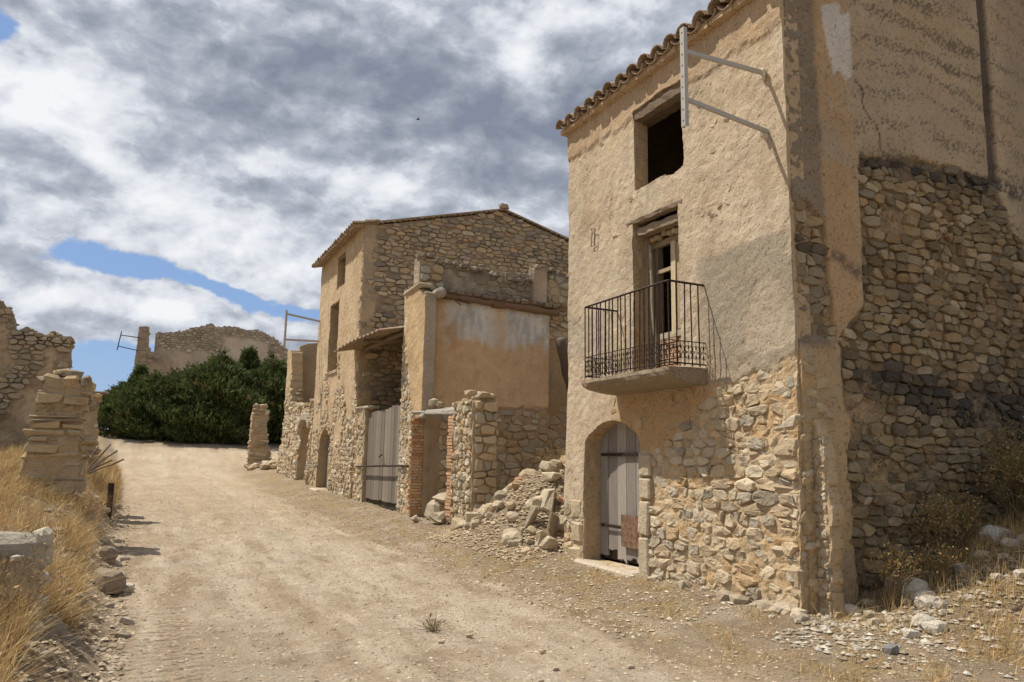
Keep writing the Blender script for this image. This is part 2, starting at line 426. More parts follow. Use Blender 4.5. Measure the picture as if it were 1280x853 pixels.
# ------------------------------------------------------------------ walls (height-field masonry) and stones
def frame(axis, c, front):
    """point from (along, depth outwards, height)"""
    def P(a, d, v):
        a = np.asarray(a, float); v = np.asarray(v, float)+0*a; d = np.asarray(d, float)+0*a
        return np.stack([c+front*d, a, v], -1) if axis == 'x' else np.stack([a, c+front*d, v], -1)
    flip = (axis == 'x' and front < 0) or (axis == 'y' and front > 0)
    return P, flip
def wall(name, root, axis, c, a0, a1, z0, z1, res, sd=None, front=-1, disp=None, col=None, thick=.45, mat='masonry', rag=.0, back=True, revcol=None, label=None):
    na = max(2, int(round((a1-a0)/res)))+1; nv = max(2, int(round((z1-z0)/res)))+1
    A, V = np.meshgrid(np.linspace(a0, a1, na), np.linspace(z0, z1, nv), indexing='ij')
    f = sd if sd else (lambda a, v: np.full(np.shape(a), 9.0))
    if rag: g = lambda a, v: f(a, v)+rag*fbm(a, v, c*3.1, 4, 4.0)
    else: g = f
    A2, V2 = A.copy(), V.copy()
    if sd:
        h = res*.3
        for _ in range(2):
            s = g(A2, V2); ga = (g(A2+h, V2)-g(A2-h, V2))/(2*h); gv = (g(A2, V2+h)-g(A2, V2-h))/(2*h)
            gn = np.maximum(ga*ga+gv*gv, .3); near = np.abs(s) < .62*res
            A2 = np.where(near, np.clip(A2-s*ga/gn, A-res*.6, A+res*.6), A2); V2 = np.where(near, np.clip(V2-s*gv/gn, V-res*.6, V+res*.6), V2)
        A2[0] = a0; A2[-1] = a1; V2[:, 0] = z0
    sc = g((A[:-1, :-1]+A[1:, 1:])/2, (V[:-1, :-1]+V[1:, 1:])/2); keep = sc > 0
    D = disp(A2, V2) if disp else np.zeros(A.shape)
    Cc = col(A2, V2) if col else np.full(A.shape+(3,), .3)
    Pf, flip = frame(axis, c, front)
    I = np.arange(na*nv).reshape(na, nv)
    q = np.stack([I[:-1, :-1], I[1:, :-1], I[1:, 1:], I[:-1, 1:]], -1)[keep]
    used = np.zeros(na*nv, bool); used[q.ravel()] = True
    re = np.cumsum(used)-1; nu = int(used.sum())
    a = A2.ravel()[used]; v = V2.ravel()[used]; d = D.ravel()[used]; cc = Cc.reshape(-1, 3)[used]
    q = re[q]
    verts = [Pf(a, d, v)]; cols = [cc]; faces = [q[:, ::-1] if flip else q]
    if back:
        verts.append(Pf(a, -thick, v)); cols.append(cc*.9); faces.append((q if flip else q[:, ::-1])+nu)
    e = np.concatenate([q[:, [0, 1]], q[:, [1, 2]], q[:, [2, 3]], q[:, [3, 0]]])
    key = np.sort(e, 1); kk = key[:, 0].astype(np.int64)*nu+key[:, 1]
    _, inv, cnt = np.unique(kk, return_inverse=True, return_counts=True)
    be = e[cnt[inv.ravel()] == 1]
    if len(be):
        bv = np.unique(be); m = {int(k): i for i, k in enumerate(bv)}
        nb = len(bv); fr = [.0, .12, .35, .65, 1.0] if thick > .2 else [0, 1.0]
        base = sum(len(x) for x in verts); rings = []
        for j, t in enumerate(fr):
            jj = .018 if 0 < j < len(fr)-1 else 0
            dep = d[bv]*(1-t)-thick*t
            aa = a[bv]+jj*pn(a[bv]*9, v[bv]*9, j*3.3+.5)*1.5; vv = v[bv]+jj*pn(a[bv]*9, v[bv]*9, j*5.3+7.5)*1.5
            verts.append(Pf(aa, dep, vv)); cols.append(cc[bv] if (revcol is None or j == 0) else np.broadcast_to(revcol(a[bv], v[bv]) if callable(revcol) else np.array(revcol), (nb, 3)))
            rings.append(base+j*nb)
        bi = np.array([[m[int(x)], m[int(y)]] for x, y in be])
        for j in range(len(fr)-1):
            f4 = np.stack([bi[:, 1]+rings[j], bi[:, 0]+rings[j], bi[:, 0]+rings[j+1], bi[:, 1]+rings[j+1]], 1)
            faces.append(f4[:, ::-1] if flip else f4)
    return obj(name, np.concatenate(verts), np.concatenate(faces), MT[mat], root, col=np.concatenate(cols), smooth=False, label=label)
def hole(a, v, a0, a1, v0, v1): return -np.minimum(np.minimum(a-a0, a1-a), np.minimum(v-v0, v1-v))
def arch(a, v, a0, a1, v0, v1, rise):
    """opening with a shallow arch: distance outside"""
    m = (a0+a1)/2; w = (a1-a0)/2
    top = v1-rise*((a-m)/w)**2
    return -np.minimum(np.minimum(a-a0, a1-a), np.minimum(v-v0, top-v))

PAL = [((.48, .385, .26), 4), ((.43, .325, .205), 4), ((.38, .33, .255), 2), ((.54, .465, .35), 2), ((.44, .30, .16), 1.2), ((.30, .275, .24), 1)]
def palette(r, pal=PAL, dark=1.0):
    t = r.uniform(0, sum(w for _, w in pal))
    for c, w in pal:
        t -= w
        if t <= 0: break
    k = r.uniform(.82, 1.15)*dark; return tuple(x*k for x in c)
def cells(a0, a1, v0, v1, cw, ch, r):
    pts = []; v = v0-ch
    while v < v1+ch:
        h = ch*r.uniform(.65, 1.4); a = a0-cw*r.uniform(.3, 1.5)
        big = r.random() < .12
        while a < a1+cw:
            w = cw*r.choice((.4, .6, .8, 1.0, 1.25, 1.6, 1.9))*r.uniform(.85, 1.15)*(.6+.4*h/ch)
            pts.append((a+w/2, v+h/2+r.uniform(-.24, .24)*h)); a += w
        v += h
    P = np.array(pts); sc = cw/ch*1.12; Q = P*np.array([1, sc])
    order = np.argsort(Q[:, 0]); Qs = Q[order]; out = []; Wt = [r.choice((-.34, -.2, -.1, 0, .1, .22, .4))*r.uniform(.5, 1)*cw*cw for _ in pts]
    Rr = cw*2.4
    lo = np.searchsorted(Qs[:, 0], Qs[:, 0]-Rr); hi = np.searchsorted(Qs[:, 0], Qs[:, 0]+Rr)
    for i in range(len(Qs)):
        x, y = Qs[i]
        if not (a0-cw*.5 < x < a1+cw*.5 and (v0-ch*.5)*sc < y < (v1+ch*.5)*sc): continue
        c = Qs[lo[i]:hi[i]]; wj = Wt[lo[i]:hi[i]]; dd = ((c-Qs[i])**2).sum(1); o = np.argsort(dd)[1:14]
        xa, xb, ya, yb_ = max(x-cw*1.2, a0), min(x+cw*1.2, a1), max(y-cw*.9, v0*sc), min(y+cw*.9, v1*sc)
        if xb-xa < cw*.25 or yb_-ya < cw*.15: continue
        poly = [(xa, ya), (xb, ya), (xb, yb_), (xa, yb_)]
        for k in o:
            nx, ny = c[k][0]-x, c[k][1]-y; lim = (nx*nx+ny*ny+Wt[i]-wj[k])/2; res = []
            n = len(poly); D = [(p[0]-x)*nx+(p[1]-y)*ny-lim for p in poly]
            if max(D) <= 0: continue
            for j in range(n):
                p, q_ = poly[j], poly[(j+1) % n]; d0, d1 = D[j], D[(j+1) % n]
                if d0 <= 0: res.append(p)
                if (d0 < 0 < d1) or (d1 < 0 < d0):
                    t = d0/(d0-d1); res.append((p[0]+(q_[0]-p[0])*t, p[1]+(q_[1]-p[1])*t))
            poly = res
            if len(poly) < 3: break
        if len(poly) >= 3: out.append((x, y/sc, [(p[0], p[1]/sc) for p in poly]))
    return out
class Stones:
    def __init__(s, seed=1): s.L = []; s.r = random.Random(seed)
    def field(s, parent, axis, c, a0, a1, v0, v1, cw, ch, mask=None, front=-1, proud=.035, gap=.011, pal=PAL, colf=None, base=-.045, sink=None, rnd_=.35, mort=None):
        Pf, flip = frame(axis, c, front); r = s.r
        cl = cells(a0, a1, v0, v1, cw, ch, r)
        if not cl: return
        cx = np.array([q[0] for q in cl]); cv = np.array([q[1] for q in cl])
        mk = mask(cx, cv) if mask else np.ones(len(cl), bool)
        for (x, v, poly), ok in zip(cl, mk):
            if not ok: continue
            mx = sum(p[0] for p in poly)/len(poly); mv = sum(p[1] for p in poly)/len(poly)
            # outline: drop tiny edges, add a mid point on long ones, round the corners
            pp = []
            n = len(poly)
            for j in range(n):
                p, q = poly[j], poly[(j+1) % n]; ln = math.hypot(p[0]-q[0], p[1]-q[1])
                if ln < cw*.12: continue
                j1, j2 = r.uniform(-.075, .075)*ch, r.uniform(-.075, .075)*ch
                pp.append((p[0]*.82+q[0]*.18+j1, p[1]*.82+q[1]*.18+j2))
                pp.append((p[0]*.18+q[0]*.82+j2, p[1]*.18+q[1]*.82-j1))
            if len(pp) < 5: continue
            if len(pp) > 11: pp = pp[:: 2] if len(pp) > 14 else pp
            n = len(pp); g = gap*r.uniform(.6, 1.5)
            pr = proud*r.uniform(.2, 1.35); ta, tv = r.uniform(-.16, .16), r.uniform(-.16, .16)
            if mort: pr -= mort(x, v)
            oa, ov = r.uniform(-.25, .25)*cw, r.uniform(-.25, .25)*ch
            ring = [[], [], []]
            for (pa, pv_) in pp:
                da, dv = pa-mx, pv_-mv; L_ = math.hypot(da, dv)+1e-6; k = max(.3, 1-g/L_)*r.uniform(.95, 1.0)
                ring[0].append((mx+da*k, mv+dv*k, base))
                kk = k*r.uniform(.92, .985); ring[1].append((mx+da*kk, mv+dv*kk, pr*r.uniform(.45, .9)+da*ta+dv*tv-r.uniform(.0, .010)))
                k2 = k*(1-rnd_*r.uniform(.5, 1.1)*.75)
                ring[2].append((mx+oa*.3+da*k2, mv+ov*.3+dv*k2, pr+da*ta+dv*tv+r.uniform(-.011, .011)))
            pts = np.array(ring[0]+ring[1]+ring[2]+[(mx+oa*.5, mv+ov*.5, pr+r.uniform(-.010, .012))])
            dd = pts[:, 2]-(sink(x, v) if sink else 0)
            V3 = Pf(pts[:, 0], dd, pts[:, 1])
            F = []
            for b in (0, n):
                for j in range(n):
                    k = (j+1) % n; f = (b+j, b+k, b+n+k, b+n+j); F.append(f)
            for j in range(n): F.append((2*n+j, 2*n+(j+1) % n, 3*n))
            if area2(pp) < 0: F = [f[::-1] for f in F]
            if flip: F = [f[::-1] for f in F]
            cc = palette(r, pal)
            if colf: cc = colf(x, v, cc, r)
            ce = V3[-1]; w = max(p[0] for p in pp)-min(p[0] for p in pp); h = max(p[1] for p in pp)-min(p[1] for p in pp)
            s.put(parent, V3, F, cc, w, h, axis)
    def put(s, parent, V3, F, cc, w=None, h=None, axis=None, name='stone'):
        V3 = np.asarray(V3); D = V3-np.array(CAMP); zc_ = D@CF; ok = (zc_ > .3)
        if ok.all():
            px = 760*(D@CR)/zc_; py = 760*(D@CU)/zc_; ww = px.max()-px.min(); hh = py.max()-py.min()
            vis = px.max() > -530 and px.min() < 530 and py.max() > -350 and py.min() < 350
            score = ww*hh*(1 if vis else .001)
        else: score = 0; ww = hh = 0
        s.L.append((score, max(ww, hh), parent, V3, F, cc, name))
    def finish(s, root, limit=290, minpx=7.5):
        s.L.sort(key=lambda q: -q[0]); rest = MB()
        n = 0
        for sc_, px, parent, V3, F, cc, name in s.L:
            if n < limit and px > minpx:
                obj(name, V3, F, MT['stone'], parent, col=[cc]*len(V3)); n += 1
            else: rest.add(V3, F, cc)
        if rest.V: rest.build('small_stones', MT['stone'], root, kind='stuff')
def area2(p): return sum(p[i][0]*p[(i+1) % len(p)][1]-p[(i+1) % len(p)][0]*p[i][1] for i in range(len(p)))

def plank_vf(r, a0, a1, v0, v1, P, d, th=.03, top=None, ragb=.0):
    """one weathered board: outline with worn ends"""
    n = 3; V = []
    tops = [(a0+(a1-a0)*i/n, (top(a0+(a1-a0)*i/n) if top else v1)) for i in range(n+1)]
    bots = [(a0+(a1-a0)*i/n, v0+r.uniform(0, ragb)) for i in range(n+1)]
    out = bots+tops[::-1]; m = len(out); mid = 2
    f = [tuple(P(a, d, v)) for a, v in out]; b = [tuple(P(a, d-th, v)) for a, v in out]
    F = [(i, i+1, m-2-i, m-1-i) for i in range(n)]
    F += [tuple(x+m for x in q[::-1]) for q in F[:n]]
    F += [(i, i+m, (i+1) % m+m, (i+1) % m) for i in range(m)]
    return f+b, F

# ================================================================== the tall house on the right
NY0, NY1, NX = 5.6, 10.16, 6.0
def zroof(x): return 7.0+.30*(x-6.0)
house = thing('stone_house', (6.0, 10.16, .2), 'tall stone and plaster house with an iron balcony, nearest on the right', 'house')
def f_expose(y, z):
    """1 where the render has fallen off the street front"""
    n = .22*fbm(y, z, 3.3, 4, 1.6)+.05*fbm(y, z, 8, 3, 7)
    top = np.interp(y, [5.5, 6.1, 6.75, 6.95, 7.3, 8.2, 8.5, 9.3, 9.5, 10.2], [2.78, 2.64, 2.58, 2.3, 2.15, 1.85, .6, .9, 1.0, .9])
    e = sst(-.05, .05, top+n-z)
    edge = sst(.05, 0, y-5.62-.05*n)*sst(4.4, 3.2, z)*0
    return np.clip(e+edge, 0, 1)
def f_grey(y, z):
    n = .10*fbm(y, z, 5, 4, 2.0)
    return sst(.0, .07, np.minimum(np.minimum(7.12+n-y, 4.17-.03*(y-5.5)+n*.3-z), z-2.5))*sst(7.25, 6.7, y-.5*(z-3.3)*.4)
def f_col(y, z):
    e = f_expose(y, z); n1 = fbm(y, z, 1, 4, .9); n2 = fbm(y, z, 2, 4, 3.1)
    c = mixa([.50, .41, .30], [.44, .345, .235], np.clip(.4+n1, 0, 1))
    c = mixa(c, [[.57, .47, .33]], sst(.1, .5, n2)*.5)
    st = fbm(y*2.5, z*.55, 71, 4, 1.2); c = mixa(c, [.37, .285, .19], sst(.12, .5, st)*.45); c = mixa(c, [.60, .51, .39], sst(.12, .5, -st)*.35)
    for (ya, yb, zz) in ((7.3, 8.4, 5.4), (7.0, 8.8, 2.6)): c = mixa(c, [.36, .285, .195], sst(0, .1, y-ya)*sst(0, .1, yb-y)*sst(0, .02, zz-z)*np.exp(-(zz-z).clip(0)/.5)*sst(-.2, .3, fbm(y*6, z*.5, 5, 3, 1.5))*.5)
    c = mixa(c, [.42, .29, .17], sst(6.35, 6.55, z+.12*n2)*.65)  # smoother brownish top band, with the shade of the eave painted into its colour
    c = mixa(c, [.315, .268, .20], f_grey(y, z)*.92)
    c = mixa(c, [.50, .40, .285], f_flake(y, z)*.35); c = mixa(c, [.16, .12, .08], f_crack(y, z)*.4)
    c = mixa(c, [.36, .31, .24], sst(.07, .0, np.abs(z-3.55)-.25+.1*n2)*sst(8.9, 9.15, y)*.6)
    c = mixa(c, [.40, .25, .115], sst(2.75, 2.45, z)*sst(6.7, 6.9, y+.2*n1)*sst(8.9, 8.6, y)*.85)
    mort = mixa([.50, .40, .27], [.43, .29, .15], np.clip(.45+n2*1.2, 0, 1))
    return mixa(c, mort, e)
def f_flake(y, z): return sst(.10, .15, fbm(y, z, 21, 5, 1.3)+.06*fbm(y, z, 31, 3, 8))*(1-sst(6.4, 6.6, z))
def f_crack(y, z): return sst(.022, .006, np.abs(fbm(y, z, 51, 4, .75)))*sst(.0, .2, fbm(y, z, 61, 2, .9))
def f_disp(y, z):
    e = f_expose(y, z); n = fbm(y, z, 0, 4, 1.1); n2 = fbm(y, z, 4, 3, 9); n3 = fbm(y, z, 14, 3, 3.0)
    patch = f_flake(y, z)
    d = .026+n*.012+n2*.0065+n3*.004-patch*.006-f_crack(y, z)*.005
    d = d+sst(6.42, 6.5, z+.1*n3)*.02
    bat = np.clip(2.8-z, 0, 3)*.03
    return (d*(1-e)+e*(.004+.022*n2+.012*n))+bat
def f_sd(y, z):
    top = np.full(np.shape(y), 9.0)
    d = np.minimum(top, arch(y, z, 8.25, 9.60, .28, 2.24, .26))
    w1 = np.minimum(hole(y, z, 7.30, 8.36, 5.40, 6.58)+.05*fbm(y, z, 9, 4, 3)*sst(8.2, 7.8, y), 9)
    w2 = hole(y, z, 7.42, 8.42, 2.85, 4.98)+.02*fbm(y, z, 19, 3, 4)
    return np.minimum(np.minimum(d, w1), w2)
fw = wall('wall', house, 'x', NX, NY0, NY1, -.3, 6.98, .032, sd=f_sd, disp=f_disp, col=f_col, thick=.21, revcol=(.44, .325, .20), label='street front of flaking beige render over rubble stone')
SN = Stones(11)
BIG = [((.50, .41, .285), 4), ((.48, .375, .245), 4), ((.42, .365, .28), 1.6), ((.56, .475, .345), 2.2), ((.46, .335, .20), 1), ((.35, .30, .22), .5)]
def f_mask(y, z): return (f_expose(y, z) > .45) & (f_sd(y, z) > .07)
def f_under(y, z): return (z < 2.55) & (z > 1.6) & (y > 7.0) & (y < 9.1) & (f_sd(y, z) > .07) & (fbm(y, z, 31, 3, 1.8) > -.12) & (f_expose(y, z) < .4)
bat = lambda y, z: -max(0, 2.8-z)*.03
SN.field(fw, 'x', NX, NY0+.02, NY1, .1, 2.95, .185, .115, mask=f_mask, pal=BIG, proud=.03, gap=.006, rnd_=.3, mort=lambda y, z: max(0, float(fbm(y, z, 77, 3, 1.6))+.05)*.05, sink=bat)
SN.field(fw, 'x', NX, 5.7, 10.1, 2.7, 6.3, .20, .12, mask=lambda y, z: (fbm(y, z, 91, 4, 1.1) > .33) & (f_sd(y, z) > .1) & (f_grey(y, z) < .3), pal=[((.48, .395, .28), 3), ((.42, .33, .22), 2)], proud=.012, gap=.006, sink=lambda y, z: .004)
# ------- side wall facing the camera side, in shade
SX1 = 11.6
def s_plast(x, z):
    n = .10*fbm(x, z, 6, 4, 2.2)+.03*fbm(x, z, 9, 3, 9)
    bot = np.interp(x, [6.0, 6.45, 6.55, 7.0, 7.05, 9.45, 9.9, 11.6], [4.4, 4.3, 2.9, 3.4, 5.13, 5.30, 4.6, 3.9])
    p = sst(-.03, .04, z-bot+n)
    och = sst(-.03, .04, np.minimum(np.minimum(6.66+n*.8-x, 2.95+n-z), x-5.9))
    return np.maximum(p, och)
def s_groove(x, z): return sst(.11, .07, np.abs(x-9.55-.02*(z-6)))*sst(5.2, 5.3, z)
def s_black(x, z):
    n = .16*fbm(x, z, 12, 4, 1.7); b = 0
    b = b+sst(.16, .02, np.abs(z-(5.10+.065*(x-7.05)-.05)+n*.5)-.02)*sst(6.95, 7.1, x)
    b = b+sst(.34, .0, np.abs(z-(2.66-.12*(x-6.7))+n*1.3)-.04)*sst(6.5, 7.0, x)
    b = b+sst(.13, .02, np.abs(z-3.95+n+.1*np.sin(x*3)))*sst(7.4, 7.0, x)*.8
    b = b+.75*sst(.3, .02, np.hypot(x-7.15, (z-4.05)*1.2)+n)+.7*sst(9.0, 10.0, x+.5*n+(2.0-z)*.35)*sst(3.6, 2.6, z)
    return np.clip(b, 0, 1)
def s_col(x, z):
    n1 = fbm(x, z, 1.5, 4, 1.0); n2 = fbm(x, z, 2.5, 4, 4.0); n3 = fbm(x, z, 3.5, 3, 17.0)
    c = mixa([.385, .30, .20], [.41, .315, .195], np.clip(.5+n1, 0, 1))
    arc = np.sin((z+.09*(x-8.4)**2)*17+n1*3)*.5+.5; n5 = fbm(x, z, 23.5, 2, 42.0); speck = sst(.14, .3, .18*n3+.8*n5+.62*(arc-.72)+.25*n1)*sst(6.9, 7.1, x)
    c = mixa(c, [.11, .085, .06], speck*.75)
    strip = sst(6.50, 6.44, x+.03*n2); c = mixa(c, [.235, .185, .13], strip)
    or_ = sst(6.44, 6.5, x+.03*n2)*sst(7.02, 6.92, x+.05*n1); c = mixa(c, [.43, .285, .155], or_*sst(.0, .3, .3+n1)*.9)
    wh = sst(0, .04, np.minimum(np.minimum(x-6.55-.25*np.clip(6.6-z, 0, 1), 7.04-x), np.minimum(z-6.02-.15*n2, 6.88-z+.1*n2))); c = mixa(c, [.60, .575, .53], wh*.8)
    och = sst(6.7, 6.6, x+.1*n1)*sst(2.95, 2.8, z+.1*n1); c = mixa(c, mixa([.44, .31, .16], [.40, .31, .21], np.clip(.4+n2, 0, 1)), och)
    c = mixa(c, [.07, .055, .045], s_groove(x, z)*.9)
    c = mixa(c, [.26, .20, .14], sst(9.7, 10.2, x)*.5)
    p = s_plast(x, z); mort = mixa([.15, .115, .075], [.40, .285, .16], np.clip(.28+n1+n2*.5, 0, 1)); mort = mixa(mort, [.10, .08, .055], sst(.0, .3, n2)*.6)
    c = mixa(mort, c, p)
    crack = sst(.02, .006, np.abs(x-7.02-.55*np.clip(6.1-z, 0, .95)-.05*np.sin(z*14)))*sst(5.1, 5.2, z)*sst(6.1, 6.0, z)
    c = mixa(c, [.06, .05, .04], crack)
    return mixa(c, [.06, .052, .045], s_black(x, z)*sst(-.5, .3, n2+n3)*.85)
def s_disp(x, z):
    p = s_plast(x, z); n = fbm(x, z, 0, 4, 1.1); n2 = fbm(x, z, 4, 3, 10)
    strip = sst(6.50, 6.44, x)
    return (.03+.012*n+.005*n2)*p-(1-p)*(.016-.022*n2-.05*np.maximum(0, fbm(x, z, 78, 3, 1.5)-.05)*0)-s_groove(x, z)*.05+strip*(.02*n2-.03)*sst(4.5, 4.7, z)
def s_sd(x, z): return zroof(x)-z
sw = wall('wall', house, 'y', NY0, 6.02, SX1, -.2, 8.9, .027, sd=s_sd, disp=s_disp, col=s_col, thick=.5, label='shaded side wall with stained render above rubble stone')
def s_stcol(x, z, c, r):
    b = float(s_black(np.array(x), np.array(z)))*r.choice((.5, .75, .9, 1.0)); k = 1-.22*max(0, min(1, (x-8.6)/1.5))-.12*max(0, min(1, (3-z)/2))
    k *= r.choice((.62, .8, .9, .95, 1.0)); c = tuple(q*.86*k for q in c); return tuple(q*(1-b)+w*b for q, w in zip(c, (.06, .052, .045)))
SPAL = [((.44, .335, .20), 4), ((.40, .295, .165), 4), ((.37, .295, .19), 2), ((.50, .40, .26), 1.6), ((.43, .29, .145), 1), ((.29, .235, .16), 1.2)]
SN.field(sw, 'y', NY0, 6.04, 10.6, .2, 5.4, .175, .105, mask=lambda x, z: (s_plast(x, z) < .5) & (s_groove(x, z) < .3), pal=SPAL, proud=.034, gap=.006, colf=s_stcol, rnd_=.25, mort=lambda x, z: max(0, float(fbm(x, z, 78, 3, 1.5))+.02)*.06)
SN.field(fw, 'x', NX, 7.0, 9.1, 1.6, 2.6, .24, .15, mask=f_under, pal=[((.44, .31, .17), 3), ((.42, .33, .22), 2)], proud=.022, gap=.006, sink=lambda y, z: bat(y, z)-.012)
SN.field(sw, 'y', NY0, 6.04, 6.46, 4.4, 6.9, .2, .17, mask=lambda x, z: fbm(x, z, 2, 3, 2) > .02, pal=[((.27, .215, .15), 3), ((.30, .245, .18), 2)], proud=.0, gap=.006, base=-.09, sink=lambda x, z: .018)
# remnant of the neighbour's street wall still toothed into the corner
stub = MB()
def stub_sd(y, z): return np.minimum(y-5.40-.06*fbm(y, z, 3, 3, 3)-np.clip(z-1.5, 0, 1)*.16, 2.08+.1*fbm(y, z, 5, 3, 4)-z)
ow = wall('wall', house, 'x', 6.13, 5.30, 5.62, 0, 2.3, .035, sd=stub_sd, disp=lambda y, z: .016*fbm(y, z, 3, 3, 8), col=lambda y, z: mixa([.50, .39, .26], [.46, .34, .20], np.clip(.5+fbm(y, z, 7, 3, 4), 0, 1)), thick=.16, revcol=(.44, .32, .18), rag=.04, label='toothed remnant of the neighbouring wall')
SN.field(ow, 'x', 6.13, 5.42, 5.58, .2, 1.95, .10, .09, pal=BIG, proud=.02, gap=.006)
for k in range(40):
    z = .2+rnd.random()*2.6; x = 6.06+rnd.random()**2*.4; s_ = rnd.uniform(.08, .2)
    V, F = rock_vf((x, NY0-.01, z), (s_*1.3, .09, s_*.8), r_ if False else rnd, (0, rnd.uniform(-.3, .3), 0)); SN.put(sw, V, F, palette(rnd, [((.46, .35, .21), 3), ((.42, .32, .2), 2), ((.5, .42, .3), 1)]))
# quoin blocks of the front corner and doorway
r_ = random.Random(5)
z = .25
while z < 2.8:
    h = r_.uniform(.13, .26); w = r_.uniform(.2, .42)
    V, F = rough_block((5.962-max(0, 2.8-z)*.030+r_.uniform(0, .03), 5.59, z), (6.19, 5.61+w, z+h-.008), r_, .03, .16)
    if r_.random() < .3: z += h; continue
    SN.put(fw, V, F, palette(r_, BIG)); z += h
z = .25
for h in (.50, .46, .28, .3):
    V, F = rough_block((5.945-max(0, 2.8-z)*.03, 8.0, z), (6.2, 8.245, z+h-.02), r_, .012, .08); SN.put(fw, V, F, (.47, .39, .275)); z += h
z = .15
for h in (.33, .36, .3):
    V, F = rough_block((5.95-max(0, 2.8-z)*.03, 9.62, z), (6.2, 9.95, z+h-.02), r_, .02, .10); SN.put(fw, V, F, (.48, .39, .26)); z += h
for k in range(15):                     # loose footing stones at the corner
    a = 5.5+r_.random()**1.6*2.4; s_ = r_.uniform(.08, .22)
    V, F = rock_vf((5.88-r_.uniform(0, .12), a, zt1(5.8, a)+.0), (s_, s_*1.3, s_*.8), r_, (r_.uniform(-.3, .3), r_.uniform(-.3, .3), r_.uniform(0, 3)))
    SN.put(fw, V, F, palette(r_, [((.48, .40, .29), 3), ((.45, .37, .26), 2), ((.40, .33, .24), 1)]))
SN.finish(house, 292, 8)
# other walls, floors and roof close the box so the rooms are dark
wall('wall', house, 'y', NY1, 6.02, SX1, -.2, 8.9, .3, sd=s_sd, front=1, col=lambda x, z: mixa([.42, .33, .22], [.36, .27, .17], np.clip(.5+fbm(x, z, 3, 3, 1), 0, 1)), thick=.45)
wall('wall', house, 'x', SX1, NY0+.1, NY1-.1, -.2, 8.5, .3, front=1, col=lambda x, z: mixa([.42, .33, .22], [.36, .27, .17], np.clip(.5+fbm(x, z, 3, 3, 1), 0, 1)), thick=.4)
for zf in (2.55, 5.15):
    MB().box((6.3, NY0+.3, zf), (SX1-.3, NY1-.3, zf+.15), (.12, .09, .06)).build('floor', MT['interior'], house)
MB().box((8.4, 5.95, 5.3), (8.55, NY1-.5, 7.6), (.2, .15, .1)).build('inner_wall', MT['interior'], house)
rf = MB()
rf.add([(5.9, NY0-.03, 6.99), (5.9, NY1+.05, 6.99), (9.4, NY1+.05, 8.04), (9.4, NY0-.03, 8.04), (5.9, NY0-.03, 7.06), (5.9, NY1+.05, 7.06), (9.4, NY1+.05, 8.11), (9.4, NY0-.03, 8.11)],
       [(0,1,2,3), (4,7,6,5), (0,4,5,1), (1,5,6,2), (2,6,7,3), (3,7,4,0)], (.38, .27, .17))
rf.add([(9.4, NY0-.03, 8.04), (9.4, NY1+.05, 8.04), (11.8, NY1+.05, 7.3), (11.8, NY0-.03, 7.3), (9.4, NY0-.03, 8.11), (9.4, NY1+.05, 8.11), (11.8, NY1+.05, 7.37), (11.8, NY0-.03, 7.37)],
       [(0,1,2,3), (4,7,6,5), (0,4,5,1), (1,5,6,2), (2,6,7,3), (3,7,4,0)], (.38, .27, .17))
roof = rf.build('roof', MT['masonry'], house)
def tile_mesh(r0, r1, L, up=True, seg=6, th=.014):
    V = []; n = seg+1
    for (rr, x) in ((r0, 0), (r1, L)):
        for off in (0, -th):
            for k in range(n):
                a = math.pi*k/seg; V.append((x, (rr+off)*math.cos(a), (rr+off)*math.sin(a)*(.85 if up else -.7)))
    F = []
    for k in range(seg):
        F += [(k, k+1, 2*n+k+1, 2*n+k), (n+k, 3*n+k, 3*n+k+1, n+k+1), (k, n+k, n+k+1, k+1), (2*n+k, 2*n+k+1, 3*n+k+1, 3*n+k)]
    F += [(0, 2*n, 3*n, n), (seg, n+seg, 3*n+seg, 2*n+seg)]
    if not up: F = [f[::-1] for f in F]
    return V, F
tup = mesh_data('roof_tile', *tile_mesh(.135, .11, .46), MT['tile']); tdn = mesh_data('roof_tile', *tile_mesh(.125, .11, .46, False), MT['tile'])
def lay_tiles(parent, x0, z0, slope, ya, yb, rows, pitch=.215, seed=1, name='roof_tile'):
    r = random.Random(seed); n = int((yb-ya)/pitch)
    for k in range(n+1):
        y = ya+k*(yb-ya)/n
        for q in range(rows):
            for me, dy_, dz_ in ((tup, 0, .09), (tdn, pitch/2, .10)):
                if me is tdn and k == n: continue
                o = bpy.data.objects.new(name, me)
                xx = x0+q*.38*math.cos(slope)+r.uniform(-.025, .02)*(q == 0)
                link(o, parent, (xx, y+dy_+r.uniform(-.012, .012), z0+(xx-x0)*math.tan(slope)+dz_+r.uniform(-.008, .01)))
                o.rotation_euler = (r.uniform(-.05, .05), -slope+.03, r.uniform(-.05, .05))
lay_tiles(roof, 5.80, 6.95, math.atan(.3), NY0, NY1, 6, .27, seed=3)
# mortar bed under the eave tiles
em = MB()
for k in range(22):
    y = NY0-.01+k*.2109; em.box((5.86, y, 6.93), (6.0, y+.206, 7.0+.02*(k % 2)), (.46, .34, .22), .012)
em.build('eave_course', MT['masonry'], house)
